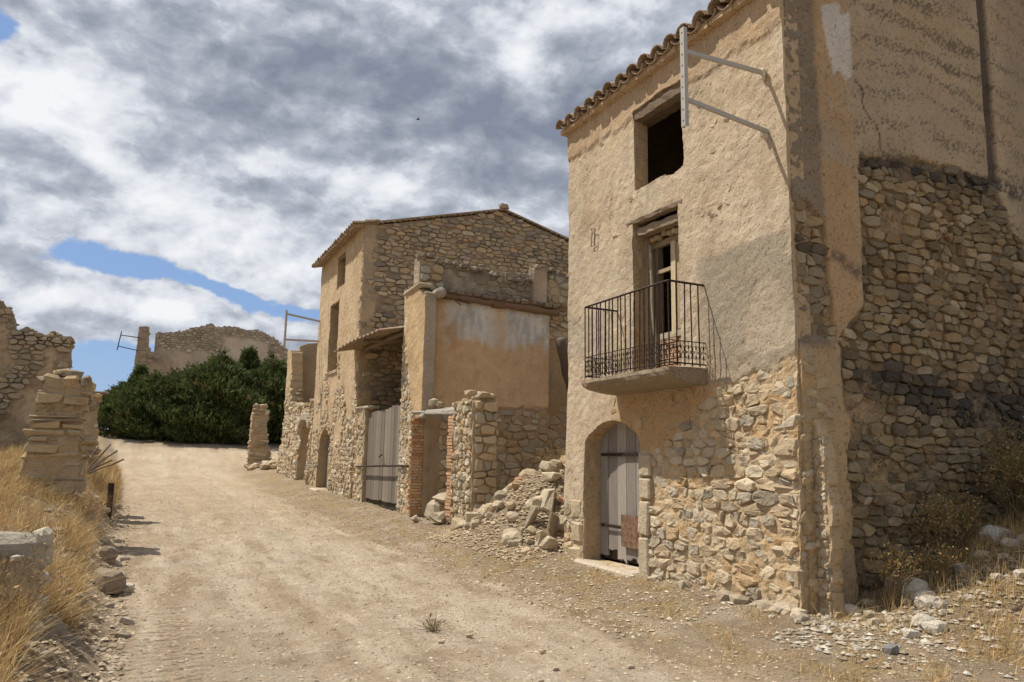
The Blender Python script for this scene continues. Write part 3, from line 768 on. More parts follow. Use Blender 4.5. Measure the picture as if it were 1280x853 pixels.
# lintels
def log(parent, name, a, b, rad, col, seed, n=8, seg=7, mat='beam'):
    r = random.Random(seed); P = [np.array(a)+(np.array(b)-np.array(a))*i/seg+np.array([r.uniform(-.012, .012) for _ in range(3)]) for i in range(seg+1)]
    return MB().tube(P, [rad*r.uniform(.85, 1.12) for _ in P], n, col).build(name, MT[mat], parent, smooth=True)
def hewn(parent, name, lo, hi, col, seed, tilt=0.0):
    """rough-hewn split timber along y"""
    r = random.Random(seed); n = 12; V = []; F = []
    for i in range(n+1):
        y = lo[1]+(hi[1]-lo[1])*i/n; dzt = tilt*(i/n-.5)
        for (x, z) in ((lo[0], lo[2]), (lo[0]-.008, (lo[2]+hi[2])/2), (lo[0]+.006, hi[2]), (hi[0], hi[2]), (hi[0], lo[2])):
            V.append((x+r.uniform(-.010, .010), y, z+dzt+r.uniform(-.009, .009)))
    for i in range(n):
        for k in range(5):
            k2 = (k+1) % 5; F.append((i*5+k, i*5+k2, (i+1)*5+k2, (i+1)*5+k))
    F += [tuple(range(5))[::-1], tuple(n*5+k for k in range(5))]
    return obj(name, V, F, MT['beam'], parent, col=[col]*len(V))
hewn(house, 'lintel', (5.985, 7.20, 6.43), (6.12, 8.50, 6.60), (.20, .15, .105), 1, .02)
hewn(house, 'lintel', (6.13, 7.20, 6.42), (6.28, 8.42, 6.56), (.13, .10, .07), 2)
hewn(house, 'lintel', (5.975, 7.34, 4.93), (6.10, 8.56, 5.01), (.27, .205, .145), 3, .02)
hewn(house, 'lintel', (6.05, 7.38, 4.76), (6.20, 8.46, 4.87), (.31, .24, .17), 4, .03)
for k in range(7):
    y = 7.5+k*.13; V, F = rock_vf((6.22, y, 4.72+.02*math.sin(k*2)), (.10, .14, .09), r_); obj('stone', V, F, MT['stone'], house, col=[palette(r_)]*len(V))
MB().box((6.38, 7.42, 4.69), (6.5, 8.43, 5.0), (.3, .23, .15), .01).build('lintel', MT['beam'], house)
# french window of the balcony: plastered reveal, frame, mullion, transoms, brick infill below
MB().box((6.2, 8.41, 2.8), (6.50, 8.62, 5.0), (.56, .46, .33), .006).build('reveal', MT['masonry'], house)
MB().box((6.2, 7.20, 2.8), (6.50, 7.425, 5.0), (.46, .35, .23), .006).build('reveal', MT['masonry'], house)
WC = (.42, .335, .22)
wf = MB()
wf.box((6.27, 8.24, 2.9), (6.34, 8.30, 4.66), (.24, .18, .13), .006); wf.box((6.27, 7.43, 2.9), (6.34, 7.48, 4.66), (.28, .21, .14), .004)
wf.box((6.26, 7.44, 4.60), (6.35, 8.36, 4.68), (.33, .25, .16), .006)
wfr = wf.build('window_frame', MT['wood'], house)
MB().box((6.24, 7.83, 3.34), (6.30, 7.92, 4.60), (.60, .50, .33), .004).build('mullion', MT['wood'], wfr)
MB().box((6.26, 7.92, 4.22), (6.30, 8.24, 4.27), WC, .003).build('transom', MT['wood'], wfr)
MB().box((6.26, 7.48, 4.22), (6.30, 7.78, 4.27), WC, .003).build('transom', MT['wood'], wfr)
MB().box((6.24, 7.48, 3.30), (6.31, 8.24, 3.38), (.45, .38, .28), .004).build('bottom_rail', MT['wood'], wfr)
MB().box((6.26, 7.76, 3.40), (6.30, 7.82, 4.58), WC, .003).build('sash_stile', MT['wood'], wfr)
log(house, 'timber_post', (6.20, 8.22, 2.8), (6.19, 8.29, 4.62), .028, (.36, .29, .21), 8, 6)
for q in range(6):
    for k in range(3):
        y = 7.52+k*.26+(q % 2)*.04
        V, F = box_vf((6.25+rnd.uniform(-.01, .01), y, 2.88+q*.072), (6.36, y+.235, 2.88+q*.072+.055))
        obj('brick', V, F, MT['stone'], house, col=[tuple(np.array((.45, .30, .20))*rnd.uniform(.8, 1.15))]*8)
MB().box((6.28, 7.44, 2.85), (6.35, 8.30, 3.29), (.42, .34, .24)).build('brick_infill', MT['masonry'], house)
# door of six weathered boards with a rusty patch
door = link(bpy.data.objects.new('door', None), house, (6.2, 8.9, .3)); door['label'] = 'weathered grey plank door'
Pd, _ = frame('x', 6.20, -1)
atop = lambda y: 2.26
yb = [8.26, 8.47, 8.69, 8.92, 9.15, 9.38, 9.60]
for k in range(6):
    V, F = plank_vf(rnd, yb[k]+.006, yb[k+1]-.006, (.36, .30, .33, .28, .40, .34)[k], 2.1, Pd, rnd.uniform(-.006, .006), .03, atop, .07)
    obj('plank', V, [f[::-1] for f in F], MT['wood'], door, col=[tuple(np.array((.30, .265, .23))*(.7, 1.1, .85, 1.2, .8, 1.0)[k])]*len(V))
for zz in (.75, 1.75):
    MB().box((6.158, 8.3, zz), (6.166, 9.5, zz+.045)).build('hinge_strap', MT['iron'], door)
for k in range(22):
    zz = (.77, 1.77)[k % 2]; yy = 8.33+k*.053; MB().tube([(6.15, yy, zz), (6.16, yy, zz)], .008, 5).build('nail', MT['iron'], door)
pv_, pf_ = box_vf((6.150, 8.36, .52), (6.158, 8.98, .95)); obj('metal_patch', pv_, pf_, MT['rust'], door, label='rusty sheet patch')
MB().box((6.27, 8.2, .3), (6.32, 9.65, 2.3), (.05, .04, .03)).build('dark_backing', MT['interior'], door)
V, F = rough_block((5.72, 8.15, .06), (6.2, 9.6, .29), rnd, .02, .15); obj('doorstep', V, F, MT['stone'], house, col=[(.50, .43, .33)]*len(V))
# balcony
BX0, BX1, BYN, BYF, BZ = 5.40, 6.02, 6.93, 8.82, 2.68
def slab():
    mb = MB(); n = 26
    ys = np.linspace(BYN, BYF, n); prof = [(BX1, BZ-.11), (5.72, BZ-.09), (5.50, BZ-.05), (BX0+.02, BZ-.01), (BX0, BZ+.03), (BX0+.01, BZ+.075), (5.7, BZ+.085), (BX1, BZ+.09)]
    V = []
    for i, y in enumerate(ys):
        for j, (x, z) in enumerate(prof):
            rg = .014*float(pn(y*6, j*1.7, .5))+(.022*float(pn(y*13, j*2.7, 4.5)) if 2 < j < 6 else 0)
            V.append((x+rg, y, z+rg*.7))
    m = len(prof); F = [(i*m+j, (i+1)*m+j, (i+1)*m+j+1, i*m+j+1) for i in range(n-1) for j in range(m-1)]
    F += [tuple(range(m))[::1], tuple((n-1)*m+j for j in range(m))[::-1]]
    mb.add(V, F, (.25, .20, .14)); return mb
balc = slab().build('balcony', MT['masonry'], house, label='balcony slab with iron railing')
for q in (BX0+.02,):
    pass
RZ0, RZ1 = BZ+.10, BZ+1.09
ra = [(6.0, BYN+.03), (BX0+.045, BYN+.03), (BX0+.045, BYF-.03), (6.0, BYF-.03)]
for nm, zz, rr in (('top_rail', RZ1, .014), ('bottom_rail', RZ0+.03, .009), ('middle_rail', RZ0+.29, .006)):
    MB().tube([(x, y, zz) for x, y in ra], rr, 4, (.05, .04, .035)).build(nm, MT['iron'], balc)
segs = [(ra[0], ra[1], 5), (ra[1], ra[2], 19), (ra[2], ra[3], 5)]
mbv = tube_vf([(0, 0, 0), (0, 0, .5), (0, 0, RZ1-RZ0)], .0092, 5)
bar_me = mesh_data('baluster', mbv[0], mbv[1], MT['iron'])
def scroll_mesh():
    mb = MB()
    for sgn in (-1, 1):
        pts = [(0, sgn*(.002+.040*math.exp(-t*.34)*math.cos(t)+.004), .215+.040*math.exp(-t*.34)*math.sin(t)) for t in np.linspace(-1.4, 5.6, 12)]
        mb.tube(pts, .0045, 4, cap=False)
        pts = [(0, sgn*(.002+.040*math.exp(-t*.34)*math.cos(t)+.004), .115-.040*math.exp(-t*.34)*math.sin(t)) for t in np.linspace(-1.4, 5.6, 12)]
        mb.tube(pts, .0045, 4, cap=False)
    mb.tube([(0, 0, .03), (0, .0, .29)], .004, 4)
    return mesh_data('scroll', mb.V, mb.F, MT['iron'])
scr = scroll_mesh(); rr_ = random.Random(4)
for (p, q, n) in segs:
    for k in range(n+1):
        if k == n and q != ra[3]: continue
        t = k/n; x = p[0]+(q[0]-p[0])*t; y = p[1]+(q[1]-p[1])*t
        o = bpy.data.objects.new('baluster', bar_me); link(o, balc, (x, y, RZ0)); o.rotation_euler = (rr_.uniform(-.012, .012), rr_.uniform(-.012, .012), 0)
        if k < n:
            t = (k+.5)/n; x = p[0]+(q[0]-p[0])*t; y = p[1]+(q[1]-p[1])*t
            o = bpy.data.objects.new('scroll', scr); link(o, balc, (x, y, RZ0)); o.rotation_euler = (0, 0, 0 if p[0] == q[0] else math.pi/2)
# thin iron hook on the render and the steel line bracket
MB().tube([(5.97, 9.44, 5.12), (5.94, 9.44, 5.14), (5.94, 9.32, 5.12), (5.94, 9.33, 4.86), (5.94, 9.43, 4.86), (5.96, 9.43, 5.1)], .006, 4).tube([(5.98, 9.33, 4.86), (5.93, 9.33, 4.80), (5.93, 9.33, 4.76)], .006, 4).build('iron_hook', MT['iron'], house)
def bracket(parent, y, xw, xp, zu, zl, pz0, pz1, zuw, zlw, s=1.0):
    pl = MB(); w = .032*s
    pl.box((xp-.012*s, y-w, pz0), (xp, y+w, pz1)); pl.box((xp, y-w, pz0), (xp+.035*s, y-w+.006*s, pz1)); pl.box((xp, y+w-.006*s, pz0), (xp+.035*s, y+w, pz1))
    br = pl.build('wall_bracket', MT['galvanised'], parent, label='perforated steel bracket standing out from the wall')
    n = 9
    for k in range(n):
        zz = pz0+(pz1-pz0)*(k+.5)/n
        V, F = tube_vf([(xp-.0135*s, y, zz), (xp-.0115*s, y, zz)], .010*s, 6); obj('bolt_hole', V, F, MT['iron'], br)
    for a, b in ((zu, zuw), (zl, zlw)):
        mb = MB(); mb.add(*beam_vf((xp+.01, y+.0, a), (xw, y, b), .045*s, .03*s)); mb.build('arm', MT['galvanised'], br)
    return br
def beam_vf(a, b, h, w):
    a = np.array(a, float); b = np.array(b, float); t = b-a; t /= np.linalg.norm(t)
    u = np.cross(t, (0, 0, 1)); u /= np.linalg.norm(u)+1e-9; v = np.cross(u, t)
    V = [tuple(p+u*sx*w/2+v*sz*h/2) for p in (a, b) for sx, sz in ((-1,-1),(1,-1),(1,1),(-1,1))]
    return V, [(0,3,2,1)[::1], (4,5,6,7), (0,1,5,4), (1,2,6,5), (2,3,7,6), (3,0,4,7)]
bracket(house, 5.86, 5.99, 4.82, 5.93, 5.40, 5.09, 6.19, 5.97, 5.28)
for zz in (5.96, 5.27):
    V, F = rock_vf((5.965, 5.88, zz), (.06, .16, .17), rnd); obj('mortar_patch', V, F, MT['masonry'], house, col=[(.62, .56, .45)]*len(V))

# ================================================================== ruin with the plastered room, between the two tall houses
ruin = thing('ruined_house', (6.0, 17.3, .4), 'roofless ruin whose bare plastered room wall stands between the two tall houses', 'ruin')
SR = Stones(21)
RPAL = [((.46, .36, .235), 4), ((.42, .33, .21), 3), ((.38, .335, .26), 2), ((.50, .42, .30), 2), ((.42, .30, .17), 1)]
# street pier, plastered above and ragged stone below, with the brick doorway cut in it
def rp_sd(y, z):
    top = 5.86-.30*sst(17.6, 16.9, y)+.04*fbm(y, z, 2, 3, 4)
    s = np.minimum(top-z, y-16.86-.03*fbm(z, y, 6, 3, 3))
    return np.minimum(s, hole(y, z, 14, 17.48, 0, 2.62))
def rp_e(y, z): return sst(-.05, .05, np.interp(z, [0, 2.6, 3.0, 3.9, 4.6, 6], [17.0, 17.2, 17.7, 17.95, 18.25, 18.4])*-1+y+.08*fbm(y, z, 4, 3, 3))
def rp_col(y, z):
    n = fbm(y, z, 1, 4, 1.5); c = mixa([.50, .36, .205], [.45, .32, .18], np.clip(.5+n, 0, 1))
    c = mixa(c, [[.50, .41, .29]], rp_e(y, z)); return mixa(c, [[.46, .22, .10]], sst(17.75, 17.55, y)*sst(2.7, 2.6, z)*.5)
pier = wall('wall', ruin, 'x', 6.0, 16.7, 18.5, 0, 6.0, .06, sd=rp_sd, disp=lambda y, z: .02*fbm(y, z, 1, 3, 2)+.03*(1-rp_e(y, z))+.01*fbm(y, z, 1, 3, 9), col=rp_col, thick=.25, revcol=(.37, .315, .235), label='tall plastered street pier')
SR.field(pier, 'x', 6.0, 17.0, 18.48, .2, 4.6, .17, .12, mask=lambda y, z: (rp_e(y, z) > .5) & (rp_sd(y, z) > .05), pal=RPAL+[((.55, .48, .36), 3)], proud=.025, gap=.007)
V, F = rough_block((5.93, 17.1, 5.80), (6.28, 18.42, 5.93), rnd, .03, .2); SR.put(ruin, V, F, (.40, .33, .23))
V, F = rough_block((5.98, 16.86, 5.52), (6.26, 17.1, 5.66), rnd, .02, .2); SR.put(ruin, V, F, (.40, .33, .23))
# brick door reveal, every course of brick
rb = random.Random(9); nb = 0
bj = MB().box((5.97, 17.36, .35), (6.62, 17.50, 2.62), (.44, .27, .14)).build('brick_reveal', MT['masonry'], ruin, label='orange brick door reveal')
z = .5
while z < 2.58:
    x = 5.95+rb.uniform(-.012, .012)-(.08 if int(z/.07) % 2 else 0)
    while x < 6.6:
        w = rb.choice((.13, .26, .26)); x1 = min(x+w, 6.64)
        if x1-x > .05:
            V, F = box_vf((x+.006, 17.335+rb.uniform(-.008, .008), z), (x1-.006, 17.45, z+.056))
            k = rb.uniform(.8, 1.15); SR.put(bj, V, F, tuple(np.array(rb.choice(((.56, .32, .165), (.52, .35, .20), (.46, .27, .14), (.50, .38, .25))))*k), name='brick')
        x += w
    z += .069
# long stone lintel and the slender brick jamb at its near end
for (ya_, yb_, zo) in ((14.7, 15.5, .0), (15.52, 16.6, .02), (16.62, 17.5, .0)):
    V, F = rough_block((5.93, ya_, 2.62+zo), (6.25, yb_, 2.79+zo), rnd, .04, .15); obj('lintel', V, F, MT['stone'], ruin, col=[(.35, .32, .27)]*len(V), label='cracked stone lintel piece')
for k, (a, b, s_) in enumerate(((6.1, 16.4, .22), (6.15, 16.1, .16), (6.05, 15.9, .13))):
    V, F = rock_vf((a, b, 2.88+.06*(k == 0)), (s_, s_*1.2, s_), rnd); SR.put(ruin, V, F, (.38, .32, .22))
jm = MB().box((5.99, 14.86, .4), (6.28, 15.08, 2.6), (.46, .29, .16)).build('brick_jamb', MT['masonry'], ruin, label='slender brick door jamb')
z = .45
while z < 2.58:
    V, F = box_vf((5.965+rb.uniform(-.02, .01), 14.83+rb.uniform(-.01, .01), z), (6.3, 15.12+rb.uniform(-.02, .02), z+.056)); SR.put(jm, V, F, tuple(np.array((.50, .31, .18))*rb.uniform(.75, 1.15)), name='brick'); z += .069
# low rubble pier of the next bay
def lp_sd(y, z): return np.minimum(np.minimum(2.86+.10*fbm(y, z, 3, 3, 3)-.25*sst(14.5, 14.9, y)-z, y-13.88-.05*fbm(z, y, 3, 3, 3)), 14.88-y)
lp = wall('wall', ruin, 'x', 6.0, 13.75, 15.0, .1, 3.1, .07, sd=lp_sd, disp=lambda y, z: .03*fbm(y, z, 3, 3, 4), col=lambda y, z: mixa([.46, .37, .25], [.40, .29, .17], np.clip(.5+fbm(y, z, 3, 3, 3), 0, 1)), thick=.52, label='low rubble pier')
SR.field(lp, 'x', 6.0, 13.9, 14.85, .35, 2.85, .16, .13, pal=RPAL+[((.56, .48, .36), 4)], proud=.05, gap=.01)
SR.field(lp, 'y', 13.84, 6.03, 6.52, .5, 2.85, .26, .17, pal=RPAL, proud=.04, gap=.01)
for k in range(26):
    a = 13.9+rnd.random()*.95; s_ = rnd.uniform(.14, .28)
    V, F = rock_vf((6.05+rnd.random()*.42, a, 2.86+rnd.uniform(0, .16)-.2*(a > 14.4)), (s_, s_*1.3, s_*.6), rnd); SR.put(lp, V, F, palette(rnd, RPAL))
# cross wall with the old room plaster
CY = 17.3
def cw_p(x, z): return sst(-.03, .03, z-2.93-.05*(x-6.5)*.6+.05*fbm(x, z, 3, 4, 3))
def cw_col(x, z):
    n1 = fbm(x, z, 1, 4, 1.0); n2 = fbm(x, z, 5, 4, 3.0); n3 = fbm(x*3.0, z*.7, 9, 4, 2.0)
    c = mixa([.60, .42, .25], [.55, .385, .22], np.clip(.5+n1, 0, 1))
    h = z-4.75+.35*fbm(x, z, 6, 4, 1.3)
    gr = sst(-.40, .0, h-.35*n3)*sst(6.5, 6.8, x)*(1-.75*np.exp(-((x-8.15)/.22)**2)); c = mixa(c, [.60, .57, .51], gr*.95)
    bl = gr*sst(.0, .35, n3+.25*np.exp(-((x-8.9)/.45)**2)+.2*np.exp(-((x-7.2)/.3)**2)); c = mixa(c, [.38, .40, .41], bl*.75)
    c = mixa(c, [.45, .245, .10], sst(.55, .0, np.hypot((x-6.85)*1.6, z-4.7)+.2*n2)*.8)
    c = mixa(c, [.42, .27, .13], sst(.2, .5, n2)*.35)
    c = mixa(c, [.55, .48, .38], sst(.03, .0, np.abs(x-8.02))*sst(5.2, 5.1, z)*sst(4.4, 4.6, z)*.5)
    c = mixa(c, [.41, .345, .26], sst(6.42, 6.38, x)*.8)
    m = mixa([.36, .28, .18], [.30, .22, .14], np.clip(.5+n2, 0, 1)); return mixa(m, c, cw_p(x, z))
cw_ = wall('wall', ruin, 'y', CY, 6.22, 9.58, 0, 5.6, .06, disp=lambda x, z: .04*cw_p(x, z)+.014*fbm(x, z, 2, 4, 1.6)+.004*fbm(x, z, 2, 3, 8)-sst(.02, 0, np.abs(x-6.40))*.012, col=cw_col, thick=.4, label='room wall with ochre and whitewashed plaster')
SR.field(cw_, 'y', CY, 6.6, 9.58, .5, 3.1, .27, .17, mask=lambda x, z: (cw_p(x, z) < .4) & (np.hypot((x-8.9), (z-2.6)*1.4) > .16) & (np.hypot(x-6.75, z-2.2) > .15), pal=RPAL, proud=.04, gap=.01)
def c2_col(x, z): return mixa([.40, .27, .14], [.36, .26, .16], np.clip(.5+fbm(x, z, 4, 4, 1.5), 0, 1))
c2 = wall('wall', ruin, 'y', CY+.28, 9.5, 11.6, 0, 5.9, .09, disp=lambda x, z: .03*fbm(x, z, 2, 4, 2), col=c2_col, thick=.4)
SR.field(c2, 'y', CY+.28, 9.6, 11.2, .8, 3.4, .3, .2, mask=lambda x, z: z < 3.0+.2*np.sin(x*5), pal=RPAL, proud=.035, gap=.01)
SR.field(c2, 'y', CY+.28, 9.6, 11.2, 4.9, 5.85, .24, .14, pal=RPAL, proud=.04, gap=.01)
# floor remains: rotten beams under the parapet, then the parapet
for (x0, x1, z0, z1, rad, c) in ((6.5, 8.2, 5.66, 5.60, .085, (.19, .125, .08)), (7.9, 9.8, 5.60, 5.55, .10, (.20, .13, .08)), (6.3, 9.7, 5.76, 5.70, .08, (.15, .09, .06))):
    log(ruin, 'beam', (x0, CY-.10, z0), (x1, CY-.12, z1), rad, c, int(x0*10), 7, 9)
log(ruin, 'beam', (6.32, 16.72, 5.62), (6.34, 18.2, 5.66), .125, (.36, .31, .25), 6, 9, 5).__setitem__('label', 'round pale beam end')
for k in range(9):
    a = 6.6+rnd.random()*.5; MB().tube([(a, CY-.1, 5.6), (a+rnd.uniform(-.1, .2), CY-.28, 5.5+rnd.uniform(-.1, .1))], .012, 4, (.12, .09, .06)).build('splinter', MT['beam'], ruin)
for k in range(16):
    x0 = 6.2+k*.225; V, F = rough_block((x0, CY-.22+.03*math.sin(k*2.1), 5.73-.006*k), (x0+.21, CY+.3, 5.82-.004*k), rnd, .02, .2); SR.put(ruin, V, F, (.22, .18, .13))
def pa_sd(x, z):
    top = np.interp(x, [5.9, 6.35, 6.5, 7.0, 8.0, 8.9, 9.05, 9.1, 9.52, 9.55, 11.5], [6.62, 6.66, 6.52, 6.50, 6.42, 6.30, 6.36, 6.72, 6.76, 6.7, 6.62])
    return top+.04*fbm(x, z, 3, 4, 5)-z
def pa_col(x, z):
    n = fbm(x, z, 3, 4, 2.2); c = mixa([.36, .30, .22], [.24, .205, .155], np.clip(.5+n*1.8, 0, 1))
    c = mixa(c, [.13, .12, .105], sst(.28, .05, pa_sd(x, z)+.2*n)*.65*sst(6.4, 6.6, x)); c = mixa(c, [.46, .35, .25], sst(.08, .03, np.abs(x-9.3)-.17)*.6)
    return mixa(c, [.42, .38, .31], sst(.3, .5, fbm(x, z, 13, 4, 3))*.6)
pa = wall('parapet', ruin, 'y', CY+.1, 5.98, 11.6, 5.78, 6.9, .055, sd=pa_sd, disp=lambda x, z: .02+.025*fbm(x, z, 3, 4, 2.5)+.10*sst(.03, .0, np.abs(x-9.3)-.20)+.008*fbm(x, z, 1, 3, 10), col=pa_col, thick=.4)
for k in range(70):
    a = 6.0+rnd.random()*5.2; s_ = rnd.uniform(.10, .26); tz = float(np.interp(a, [6.0, 6.35, 6.5, 7.0, 8.0, 8.9, 9.05, 9.1, 9.52, 9.55, 11.5], [6.62, 6.66, 6.52, 6.50, 6.42, 6.30, 6.36, 6.72, 6.76, 6.7, 6.62]))
    V, F = rock_vf((a, CY+.0+rnd.random()*.35, tz+rnd.uniform(-.05, .05)), (s_*1.4, s_, s_*.7), rnd); SR.put(pa, V, F, palette(rnd, [((.30, .255, .19), 3), ((.22, .19, .145), 2)]))
SR.field(pa, 'y', CY+.1, 6.6, 9.1, 5.8, 6.6, .24, .14, mask=lambda x, z: fbm(x, z, 41, 3, 1.6) > .08, pal=[((.34, .285, .205), 3), ((.27, .23, .17), 2)], proud=.03, gap=.008, sink=lambda x, z: -.03)
SR.field(pa, 'y', CY+.1, 6.0, 6.6, 5.8, 6.6, .3, .2, pal=RPAL, proud=.06, gap=.01, sink=lambda x, z: -.02)
SR.field(pa, 'y', CY+.1, 9.6, 11.4, 5.8, 6.6, .3, .22, pal=RPAL, proud=.05, gap=.01, sink=lambda x, z: -.02)
SR.finish(ruin, 290, 7.5)
wall('wall', ruin, 'x', 11.6, 10.2, 17.6, 0, 4.4, .15, sd=lambda y, z: 3.2+.8*fbm(y, z, 3, 4, .5)-z, disp=lambda y, z: .04*fbm(y, z, 2, 3, 3), col=lambda y, z: mixa([.42, .33, .22], [.36, .27, .17], np.clip(.5+fbm(y, z, 3, 3, 1), 0, 1)), thick=.45, label='broken rear wall')
bt = tag(log(None, 'fallen_beam', (9.55, 16.6, 4.75), (10.35, 17.2, 3.15), .15, (.13, .10, .08), 17, 7, 6), 'charred roof timber leaning steeply against the orange wall beside the tall house', 'beam')

# ================================================================== courtyard with the big double gate and tin roof
yard = thing('gated_shed', (6.0, 20.1, .3), 'stone shed with a wide grey double plank gate and corrugated lean-to roof', 'shed')
SY = Stones(31)
def ys_sd(y, z): return np.minimum(3.14+.03*fbm(y, z, 2, 3, 5)-z, 9)
ysw = wall('wall', yard, 'x', 6.0, 21.75, 22.8, 0, 3.3, .08, sd=ys_sd, disp=lambda y, z: .02*fbm(y, z, 2, 3, 4), col=lambda y, z: mixa([.49, .39, .26], [.42, .31, .19], np.clip(.5+fbm(y, z, 3, 3, 3), 0, 1)), thick=.4)
SY.field(ysw, 'x', 6.0, 21.75, 22.8, .3, 3.1, .2, .14, mask=lambda y, z: fbm(y, z, 2, 3, 2) > -.25, pal=RPAL+[((.54, .46, .34), 3)], proud=.03, gap=.006)
V, F = rough_block((5.93, 21.45, 3.08), (6.35, 22.8, 3.2), rnd, .02, .2); SY.put(yard, V, F, (.46, .40, .30))
wall('wall', yard, 'x', 9.4, 17.8, 22.8, 0, 5.5, .4, col=lambda y, z: mixa([.32, .24, .15], [.26, .2, .13], np.clip(.5+fbm(y, z, 3, 3, 1), 0, 1)), thick=.3)
Pg, _ = frame('x', 6.08, -1); wr = random.Random(12)
for (a0, a1, nm, tp) in ((18.42, 20.05, 'left_leaf', 3.06), (20.09, 21.70, 'right_leaf', 3.0)):
    leaf = link(bpy.data.objects.new('gate_leaf', None), yard, (6.08, (a0+a1)/2, .42))
    n = 6
    for k in range(n):
        u0 = a0+(a1-a0)*k/n; u1 = a0+(a1-a0)*(k+1)/n
        V, F = plank_vf(wr, u0+.006, u1-.006, .53+.02*wr.random(), tp-.03*abs(k-2.5)+wr.uniform(-.01, .01), Pg, wr.uniform(-.006, .006), .035, None, .03)
        obj('plank', V, [f[::-1] for f in F], MT['wood'], leaf, col=[tuple(np.array((.225, .19, .155))*wr.uniform(.75, 1.2))]*len(V))
MB().box((6.14, 18.4, .38), (6.17, 21.72, 3.0), (.04, .03, .03)).build('dark_backing', MT['interior'], yard)  # dark sheet added behind the leaves so the gap below reads as shade
MB().tube([(5.95, 17.6, 1.50), (5.93, 20, 1.47), (5.95, 22.3, 1.42)], .026, 6).build('crossbar', MT['iron'], yard, label='rusty bar across the gate')
MB().tube([(6.03, 20.0, 1.78), (5.98, 20.0, 1.74), (5.98, 20.12, 1.70), (6.03, 20.15, 1.76)], .02, 5).build('latch', MT['iron'], yard)
# corrugated sheet: fall towards the street
def corr():
    n = 150; V = []; F = []
    for i in range(n+1):
        y = 18.48+(23.3-18.48)*i/n; w = .026*math.sin(y*2*math.pi/.17)
        for j, (x, z) in enumerate(((5.35, 4.93), (7.2, 5.30), (9.5, 5.62))):
            for t in (0, -.01): V.append((x+.02*math.sin(i*.7)*(j == 0), y, z-.03*math.sin(y*1.1)+w+t))
    for i in range(n):
        for j in range(2):
            a, b = i*6+j*2, (i+1)*6+j*2; F += [(a, a+2, b+2, b), (a+1, b+1, b+3, a+3)]
        F += [(i*6, (i+1)*6, (i+1)*6+1, i*6+1)]
    return V, F
V, F = corr(); obj('corrugated_roof', V, F, MT['tile'], yard, label='corrugated lean-to roof')
log(yard, 'beam', (6.15, 18.4, 4.93), (6.15, 22.8, 4.97), .07, (.2, .15, .1), 5, 6, 5); log(yard, 'beam', (5.5, 20.5, 4.86), (9.2, 20.5, 5.42), .055, (.2, .15, .1), 6, 6, 4)
MB().box((6.45, 22.55, 3.0), (9.0, 22.6, 3.1), (.2, .15, .1)).build('ledge', MT['beam'], yard)
SY.finish(yard, 120, 7)

# ================================================================== gabled house
GY0, GY1 = 22.8, 28.85
gab = thing('gabled_house', (6.0, 25.8, .45), 'gabled rubble-stone house with tall narrow windows, beyond the big grey gate', 'house')
SG = Stones(41)
def gf_sd(y, z):
    s = np.minimum(hole(y, z, 25.05, 26.2, 7.50, 8.66)+.04*fbm(y, z, 3, 3, 3), hole(y, z, 25.62, 26.95, 4.62, 7.05)+.05*fbm(y, z, 5, 3, 3))
    return np.minimum(s, arch(y, z, 25.95, 27.66, .4, 2.66, .38))
def gf_e(y, z): return sst(-.08, .08, .35*fbm(y, z, 8, 4, .9)+np.interp(z, [0, 2.5, 4.5, 6.5, 9], [.22, .05, -.14, -.28, -.38])+.45*sst(23.15, 22.85, y))
def gf_col(y, z):
    n = fbm(y, z, 1, 4, .8); n2 = fbm(y, z, 6, 4, 3)
    c = mixa([.50, .385, .245], [.455, .335, .20], np.clip(.5+n, 0, 1)); c = mixa(c, [.56, .47, .34], sst(.15, .4, n2)*.5)
    return mixa(c, mixa([.47, .375, .25], [.41, .29, .17], np.clip(.5+n2, 0, 1)), gf_e(y, z))
gf = wall('wall', gab, 'x', 6.0, GY0, GY1, 0, 8.98, .07, sd=gf_sd, disp=lambda y, z: .02*fbm(y, z, 3, 4, 1)+.025*(1-gf_e(y, z))+.012*fbm(y, z, 3, 3, 8)+np.clip(3-z, 0, 3)*.02, col=gf_col, thick=.42, revcol=(.44, .33, .20), label='street front')
SG.field(gf, 'x', 6.0, GY0+.02, GY1, .3, 8.9, .21, .14, mask=lambda y, z: (gf_e(y, z) > .35) & (gf_sd(y, z) > .08), pal=RPAL+[((.56, .47, .34), 3)], proud=.04, gap=.008, sink=lambda y, z: -np.clip(3-z, 0, 3)*.02)
def g_roof(x): return 8.95+np.minimum((x-6.0)*.262, (15.6-x)*.262)
def gg_sd(x, z): return g_roof(x)-.06-z
def gg_col(x, z):
    n = fbm(x, z, 1, 4, .8); n2 = fbm(x, z, 6, 4, 3)
    c = mixa([.30, .22, .135], [.24, .18, .115], np.clip(.5+n, 0, 1)); c = mixa(c, [.25, .20, .145], sst(.1, .5, n2)*.6)
    return mixa(c, [.42, .34, .235], sst(6.5, 6.3, x+.2*n2)*sst(2, 3, z)*.6)
gg = wall('wall', gab, 'y', GY0, 6.02, 15.6, 0, 10.4, .09, sd=gg_sd, disp=lambda x, z: .02*fbm(x, z, 3, 4, 1)+.012*fbm(x, z, 3, 3, 7), col=gg_col, thick=.42, label='gable end of rubble stone')
GP = [((.44, .34, .22), 4), ((.40, .305, .19), 4), ((.36, .30, .22), 2), ((.50, .405, .27), 2), ((.27, .225, .17), 2), ((.46, .31, .17), 1)]
SG.field(gg, 'y', GY0, 6.05, 13.6, 3.0, 10.3, .27, .135, mask=lambda x, z: (gg_sd(x, z) > .05) & ((x > 6.5) | (fbm(x, z, 2, 3, 2) > .1)), pal=GP, proud=.06, gap=.012, rnd_=.25)
SG.finish(gab, 292, 7.5)
